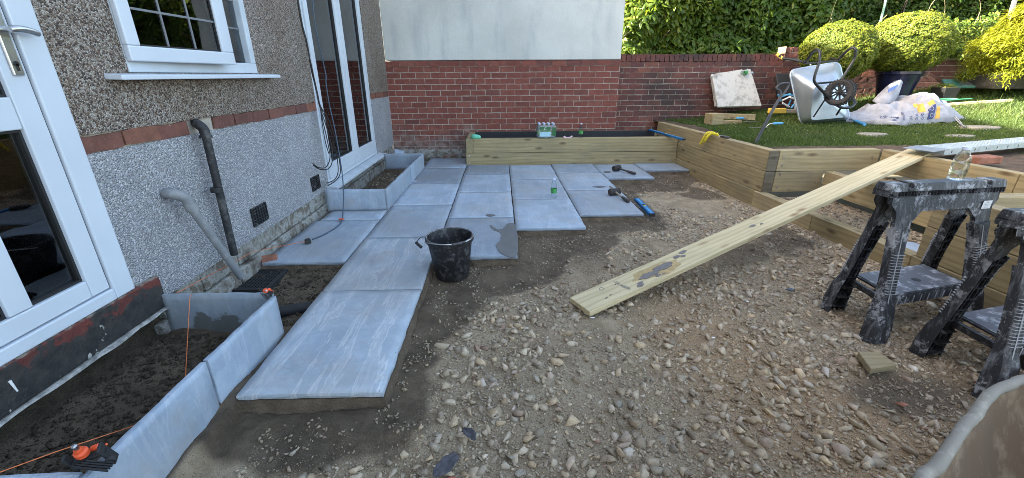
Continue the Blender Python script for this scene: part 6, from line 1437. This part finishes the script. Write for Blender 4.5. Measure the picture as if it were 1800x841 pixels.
cable('thin black cable straight down the frame edge of the french door', jit(top, .004) + [(-1.630,4.060,0.822), (-1.620,4.040,0.645), (-1.620,4.076,0.534)], .004, CABLE)
cable('long blue-grey extension lead running down the glass onto the slab', [(-1.600,4.227,1.896), (-1.600,4.177,1.694), (-1.600,4.191,1.493), (-1.600,4.223,1.354), (-1.600,4.244,1.215), (-1.600,4.219,1.156), (-1.600,4.220,0.961), (-1.580,4.208,0.754), (-1.560,4.175,0.489), (-1.530,4.091,0.313), (-1.500,3.963,0.149), (-1.485,3.852,0.031), (-1.430,3.654,0.012), (-1.419,3.562,0.006), (-1.423,3.446,0.005), (-1.444,3.349,0.005), (-1.473,3.257,0.005), (-1.501,3.182,0.010)], .0050, CABLE_B, 'extension_lead')
t = thing('plug', 'black three-pin plug lying on the slab at the lead end', 'plug'); pc = V3((-1.511,3.125,0.018)); b = MB(); M4 = Matrix.Translation(pc) @ Matrix.Rotation(.6, 4, 'Z'); b.hexa([tuple(M4 @ Vector(p)) for p in ((-.026, -.022, -.015), (.020, -.026, -.015), (.020, .026, -.015), (-.026, .022, -.015))], [tuple(M4 @ Vector(p)) for p in ((-.018, -.016, .017), (.018, -.022, .017), (.018, .022, .017), (-.018, .016, .017))]); b.build('plug_body', RUBBER, t, bevel=.004, seg=2)
b = MB(); 
for dx_, dz_ in ((-.02, 0), (-.018, .010), (-.018, -.008)): b.box(tuple(Vector((-.045, -.003 + dz_, -.002))), (-.025, .003 + dz_, .002), M4)
b.build('pins', CHROME, t)
cr = V3((-1.441,3.670,0.012)); t = thing('lead_tag', 'tiny orange plastic tag round the extension lead on the slab joint', 'tag'); b = MB(); b.box(cr - Vector((.02, .008, .006)), cr + Vector((.02, .008, .008)), None); b.build('tag_body', ORANGE, t, bevel=.002)
# string line
def string(lb, pts): b = MB(); b.tube([Vector(p) for p in pts], .0016, 5); o = b.build('string_line', STRING); tag(o, lb, 'string', 'orange builder\'s string lines')
A = V3((-1.528,3.181,0.006))
string('orange string stretched from the patio past the drain to the planter slab', [(-1.513,3.120,0.020), (-1.70, 2.72, .10), (-1.63, 1.93, .207)])
string('orange string hanging down inside the bed from the cross slab', [(-1.55, 1.922, .206), (-1.545, 1.898, .200), (-1.36, 1.50, -.02)])
string('orange string running from the near clamp across the soil', [(-1.8, .70, .15), (-1.26, .935, .235), (-1.20, 1.35, .02)])
# clamps
def clamp(lb, x, y, z, rz, s=1.0, rx=0, ry=0):
    t = thing('slab_clamp', lb, 'clamp', 'orange and black corner clamps', (x, y, z), rz); t.rotation_euler = (rx, ry, rz); t.scale = (s, s, s)
    b = MB(); b.box((-.060, -.010, -.030), (-.052, .012, .040)); b.box((-.052, -.010, .000), (.030, .012, .010)); b.box((.022, -.016, -.050), (.030, .018, .030)); b.box((-.052, -.008, -.012), (-.02, .010, .0)); b.build('bracket', RUBBER, t, bevel=.002)
    for i in range(4): b = MB(); b.bar((-.045 + i * .012, -.018, .012), (.04 + i * .004, -.060 + i * .006, -.012), .004, .010); b.build('fin', RUBBER, t)
    b = MB(); b.lathe([(.012, 0), (.017, .004), (.017, .020), (.011, .024), (.010, .036)], 18, align((-.018, .004, .018), (-.010, .0, .06))); b.build('knob', ORANGE, t, smooth='a')
    b = MB(); b.lathe([(.006, .034), (.007, .038), (.007, .054), (.003, .057)], 12, align((-.018, .004, .018), (-.010, .0, .06))); b.build('screw_end', CHROME, t, smooth='a')
    b = MB(); b.box((-.01, .014, -.02), (.012, .030, .018)); b.box((.012, .014, .006), (.034, .022, .014)); b.build('jaw', ORANGE, t, bevel=.003)
    b = MB(); b.lathe([(.014, -.006), (.014, .006)], 14, Matrix.Translation((.042, -.03, -.01)) @ Matrix.Rotation(PI / 2, 4, 'X')); b.build('pivot', RUBBER, t, smooth='a')
clamp('orange and black corner clamp on the nearest planter slab corner', -1.150, .925, .225, .35, .95, .25, -.2)
clamp('orange and black corner clamp where planter slabs meet by the drain', -1.165, 1.905, .215, .2, .7, .9, .5)
# drain grate
t = thing('drain_grate', 'square black plastic drain grating set in earth below the waste pipe', 'drain', loc=(-1.655, 2.595, -.055), rz=.02)
b = MB(); q = .145
for s_ in (-1, 1): b.box((s_ * q - .012, -q, -.03), (s_ * q + .012, q, .012)); b.box((-q + .0125, s_ * q - .012, -.03), (q - .0125, s_ * q + .012, .012))
b.build('grate_frame', RUBBER, t, bevel=.002)
b = MB()
for i in range(-6, 7): b.box((i * .021 - .004, -q + .0125, -.012), (i * .021 + .004, q - .0125, .004)); b.box((-q + .0125, i * .021 - .003, -.012), (q - .0125, i * .021 + .003, .002))
o = b.build('grate_bars', RUBBER, t); o['kind'] = 'stuff'; b = MB(); b.box((-q, -q, -.06), (q, q, -.05)); b.build('sump', LINER, t)
t = thing('buried_pipe', 'short dark pipe lying in the soil between drain and clamp', 'pipe'); b = MB(); b.tube([(-1.30, 2.16, -.05), (-1.12, 2.22, -.05)], .035, 12); b.build('pipe_body', RUBBER, t, smooth='a')
t = thing('broken_brick', 'broken red brick in the earth beside the waste pipe', 'brick'); b = MB(); M4 = Matrix.Translation((-1.66, 2.83, -.02)) @ Matrix.Rotation(.5, 4, 'Z') @ Matrix.Rotation(.3, 4, 'X'); b.box((-.06, -.045, -.03), (.05, .05, .03), M4); b.build('brick_body', CLAY, t, bevel=.01)
for i, (lb, x, y, z, s, rz, m_) in enumerate((('half-buried pale concrete lump against the black plinth', -1.62, 1.10, -.06, (.11, .05, .03), .9, CONC), ('half-buried rounded grey stone in the soil of the near bed', -1.60, 1.56, -.06, (.12, .045, .03), 1.2, STONEPOT), ('brown clay lump in the dark soil under the paint runs', -1.58, 1.30, -.06, (.10, .06, .03), 1.1, CLAY))):
    t = thing('rubble_lump', lb, 'rubble', 'lumps in the soil bed', (x, y, z), rz); v, f = rock(2, 700 + i, 6); mobj('lump', new_mesh('lump', v * np.array(s), f, m_, True), t)
t = thing('paper_scrap', 'tiny white paper scrap on the dark soil of the near bed', 'litter'); pc = V3((-1.688,1.400,-0.090)); b = MB(); b.box((-.012, -.008, 0), (.012, .010, .012), Matrix.Translation(pc + Vector((0, 0, .01))) @ Matrix.Rotation(.8, 4, 'Z') @ Matrix.Rotation(.7, 4, 'X')); b.build('scrap', WHITEP, t)
# membrane scraps and fragments on the hardcore
def scrap(lb, c, L, W2, rz, seed, mat=MEMB, name='membrane_scrap', cat='membrane scrap'):
    n, m = 14, 8; U, Q = np.meshgrid(np.linspace(-1, 1, n), np.linspace(-1, 1, m), indexing='ij'); x = U * L * (1 - .2 * Q ** 2); y = Q * W2 * (1 - .5 * U ** 2) + .01 * U
    z = .030 * fbm(U * 2 + seed, Q * 2, 3, seed) + .004; id_ = np.arange(n * m).reshape(n, m); F = np.stack([id_[:-1, :-1], id_[1:, :-1], id_[1:, 1:], id_[:-1, 1:]], -1).reshape(-1, 4)
    o = mobj(name, new_mesh(name, np.stack([x, y, z], -1).reshape(-1, 3), F, mat, True)); o.location = c; o.rotation_euler = (0, 0, rz); s = o.modifiers.new('s', 'SOLIDIFY'); s.thickness = .003; return tag(o, lb, cat)
scrap('small dark grey membrane scrap standing among stones', (-.135, 1.235, -.06), .035, .018, 2.0, 3)
scrap('larger torn grey membrane scrap beside the pinkish brick fragment', (-.205, 1.095, -.06), .055, .030, .6, 8)
b = MB(); v, f = rock(1, 800, 5); t = thing('brick_fragment', 'pinkish broken brick fragment against the larger membrane scrap', 'rubble', loc=(-.185, 1.045, -.045)); mobj('fragment', new_mesh('fragment', v * np.array((.030, .018, .016)), f, CLAY), t)
t = thing('red_fragment', 'brick-red stone chip on the gravel near the second trestle', 'rubble', loc=(1.62, 1.33, -.045)); v, f = rock(1, 802, 5); mobj('fragment', new_mesh('fragment', v * np.array((.038, .018, .014)), f, CLAY), t)
for i, (lb, px) in enumerate((('white tile chip just below the plank foot', (0.500,2.055,-0.070)), ('white plastic scrap on stones right of the plank', (1.464,2.205,-0.070)), ('pale flat stone chip in the middle of the gravel', (1.082,1.841,-0.070)))):
    t = thing('white_chip', lb, 'litter', loc=tuple(V3(px) + Vector((0, 0, .012)))); v, f = rock(1, 810 + i, 4); mobj('chip', new_mesh('chip', v * np.array((.016, .010, .006)), f, WHITEP), t)
t = thing('dark_slate', 'dark blue-grey slate lump on stones left of the trestle', 'rubble', loc=(1.80, 2.32, -.05)); v, f = rock(1, 820, 5); mobj('lump', new_mesh('lump', v * np.array((.050, .035, .020)), f, plain('blue_slate', (.09, .10, .12), .7, 0, .2, 20, .4)), t)
# shovel under the near barrow
t = thing('shovel', 'grey steel shovel blade lying on gravel beside the near barrow', 'shovel')
SH = plain('dull_steel', (.16, .155, .145), .7, .2, .25, 12, .2)
b = MB(); A = [Vector((1.62, .95, -.065)), Vector((1.450, 1.050, -.055)), Vector((1.80, 1.235, -.03)), Vector((1.95, 1.13, -.05))]; b.hexa([p - Vector((0, 0, .003)) for p in A], A); b.hexa([A[1], A[1] + Vector((.012, -.012, 0)), A[2] + Vector((.012, -.012, 0)), A[2]], [p + Vector((0, 0, .010)) for p in (A[1], A[1] + Vector((.006, -.006, 0)), A[2] + Vector((.006, -.006, 0)), A[2])]); b.build('blade', SH, t, bevel=.002)
b = MB(); b.tube([(1.72, 1.19, -.02), (2.1, 1.33, .06), (2.7, 1.5, .22)], .018, 10); b.build('shaft', TIMB_OLD, t, smooth='a')
# dark bucket by the second trestle
t = thing('bucket', 'dark plastic bucket beside the second trestle, only its side showing', 'bucket', loc=(2.52, 1.52, -.09)); b = MB(); b.lathe([(.11, 0), (.115, .004), (.15, .24), (.158, .245), (.158, .26), (.146, .26), (.108, .01)], 32, cap=False); b.build('bucket_body', BLACKPL, t, smooth='a'); b = MB(); b.lathe([(.13, .20), (.001, .2)], 24, cap=False); b.build('contents', SCR, t)

# =================================================================== NEAR BARROW
t = thing('wheelbarrow', 'near wheelbarrow with a dusty brown mortar-caked tray', 'wheelbarrow')
rimp = [(.50, .25, .50), (.62, .40, .50), (0.787,0.566,0.485), (0.854,0.601,0.485), (0.943,0.656,0.485), (1.020,0.704,0.485), (1.068,0.729,0.485), (1.144,0.776,0.485), (1.208,0.809,0.485), (1.271,0.829,0.485), (1.333,0.846,0.485), (1.50, .83, .50), (1.60, .77, .50), (1.63, .63, .50), (1.56, .42, .50), (1.38, .12, .5), (1.12, -.20, .5), (.86, -.42, .5), (.62, -.45, .5), (.44, -.32, .5), (.36, -.1, .5), (.37, .12, .5)]
ro = curve_pts(rimp, 4, True); cen = Vector((1.08, .18, .5)); m = len(ro)
def lev(s, z, wob_=0): return [Vector((cen.x + (p.x - cen.x) * s, cen.y + (p.y - cen.y) * s, z + (p.z - .5) + wob_ * float(fbm(i * .5, s * 9, 2, 4)))) for i, p in enumerate(ro)]
inner = [lev(1, .5), lev(.985, .495), lev(.955, .45, .01), lev(.85, .33, .012), lev(.74, .255, .015), lev(.60, .235, .015), lev(.3, .23, .015)]
b = MB()
for l in inner: b.v += [tuple(p) for p in l]
for l in range(len(inner) - 1):
    for k in range(m): b.f.append((l * m + k, l * m + (k + 1) % m, (l + 1) * m + (k + 1) % m, (l + 1) * m + k))
b.v.append((cen.x, cen.y, .232)); L0 = (len(inner) - 1) * m; b.f += [(L0 + k, L0 + (k + 1) % m, len(b.v) - 1) for k in range(m)]
b.build('tray', DUSTBRN, t, smooth=True)
out_ = [lev(1.0, .497), lev(.97, .44), lev(.86, .31), lev(.74, .232), lev(.4, .222)]; b = MB()
for l in out_: b.v += [tuple(p) for p in l]
for l in range(len(out_) - 1):
    for k in range(m): b.f.append((l * m + k, l * m + (k + 1) % m, (l + 1) * m + (k + 1) % m, (l + 1) * m + k))
b.v.append((cen.x, cen.y, .22)); L0 = (len(out_) - 1) * m; b.f += [(L0 + k, L0 + (k + 1) % m, len(b.v) - 1) for k in range(m)]
b.build('tray_shell', RIMDUST, t, smooth=True)
b = MB(); b.tube([p + Vector((0, 0, .0)) for p in ro], [.011 + .003 * float(fbm(i * .7, 2, 2, 6)) for i in range(m)], 10, closed=True); b.build('rolled_rim', RIMDUST, t, smooth=True)
for s_ in (-1, 1):
    a = Vector((.55, -.76, 0)).normalized(); q = Vector((.8, .6, 0)) * .2 * s_; b = MB(); b.tube(curve_pts([Vector((1.45, .75, .05)) + q * .3, Vector((1.2, .35, .19)) + q, Vector((.95, .05, .20)) + q, Vector((.55, -.75, .48)) + q * 1.3, Vector((.45, -.95, .55)) + q * 1.3], 5), .016, 8); b.build('frame_tube', STEELB, t, smooth='a')
    b = MB(); b.tube(curve_pts([Vector((.9, -.0, .19)) + q, Vector((.85, -.08, -.08)) + q, Vector((.78, -.18, -.09)) + q, Vector((.74, -.24, .27)) + q], 4), .014, 8); b.build('leg', STEELB, t, smooth='a')
wh = link(bpy.data.objects.new('wheel', None), t); Mw = Matrix.Translation((1.50, .80, .09)) @ Matrix.Rotation(math.atan2(.6, .8), 4, 'Z') @ Matrix.Rotation(PI / 2, 4, 'Y')
b = MB(); b.lathe([(.12, -.035), (.16, -.035), (.175, 0), (.16, .035), (.12, .035)], 32, Mw, cap=False); b.build('tyre', RUBBER, wh, smooth=True); b = MB(); b.lathe([(.12, -.02), (.03, -.02), (.03, .02), (.12, .02)], 24, Mw, cap=False); b.build('rim', STEELB, wh, smooth='a')
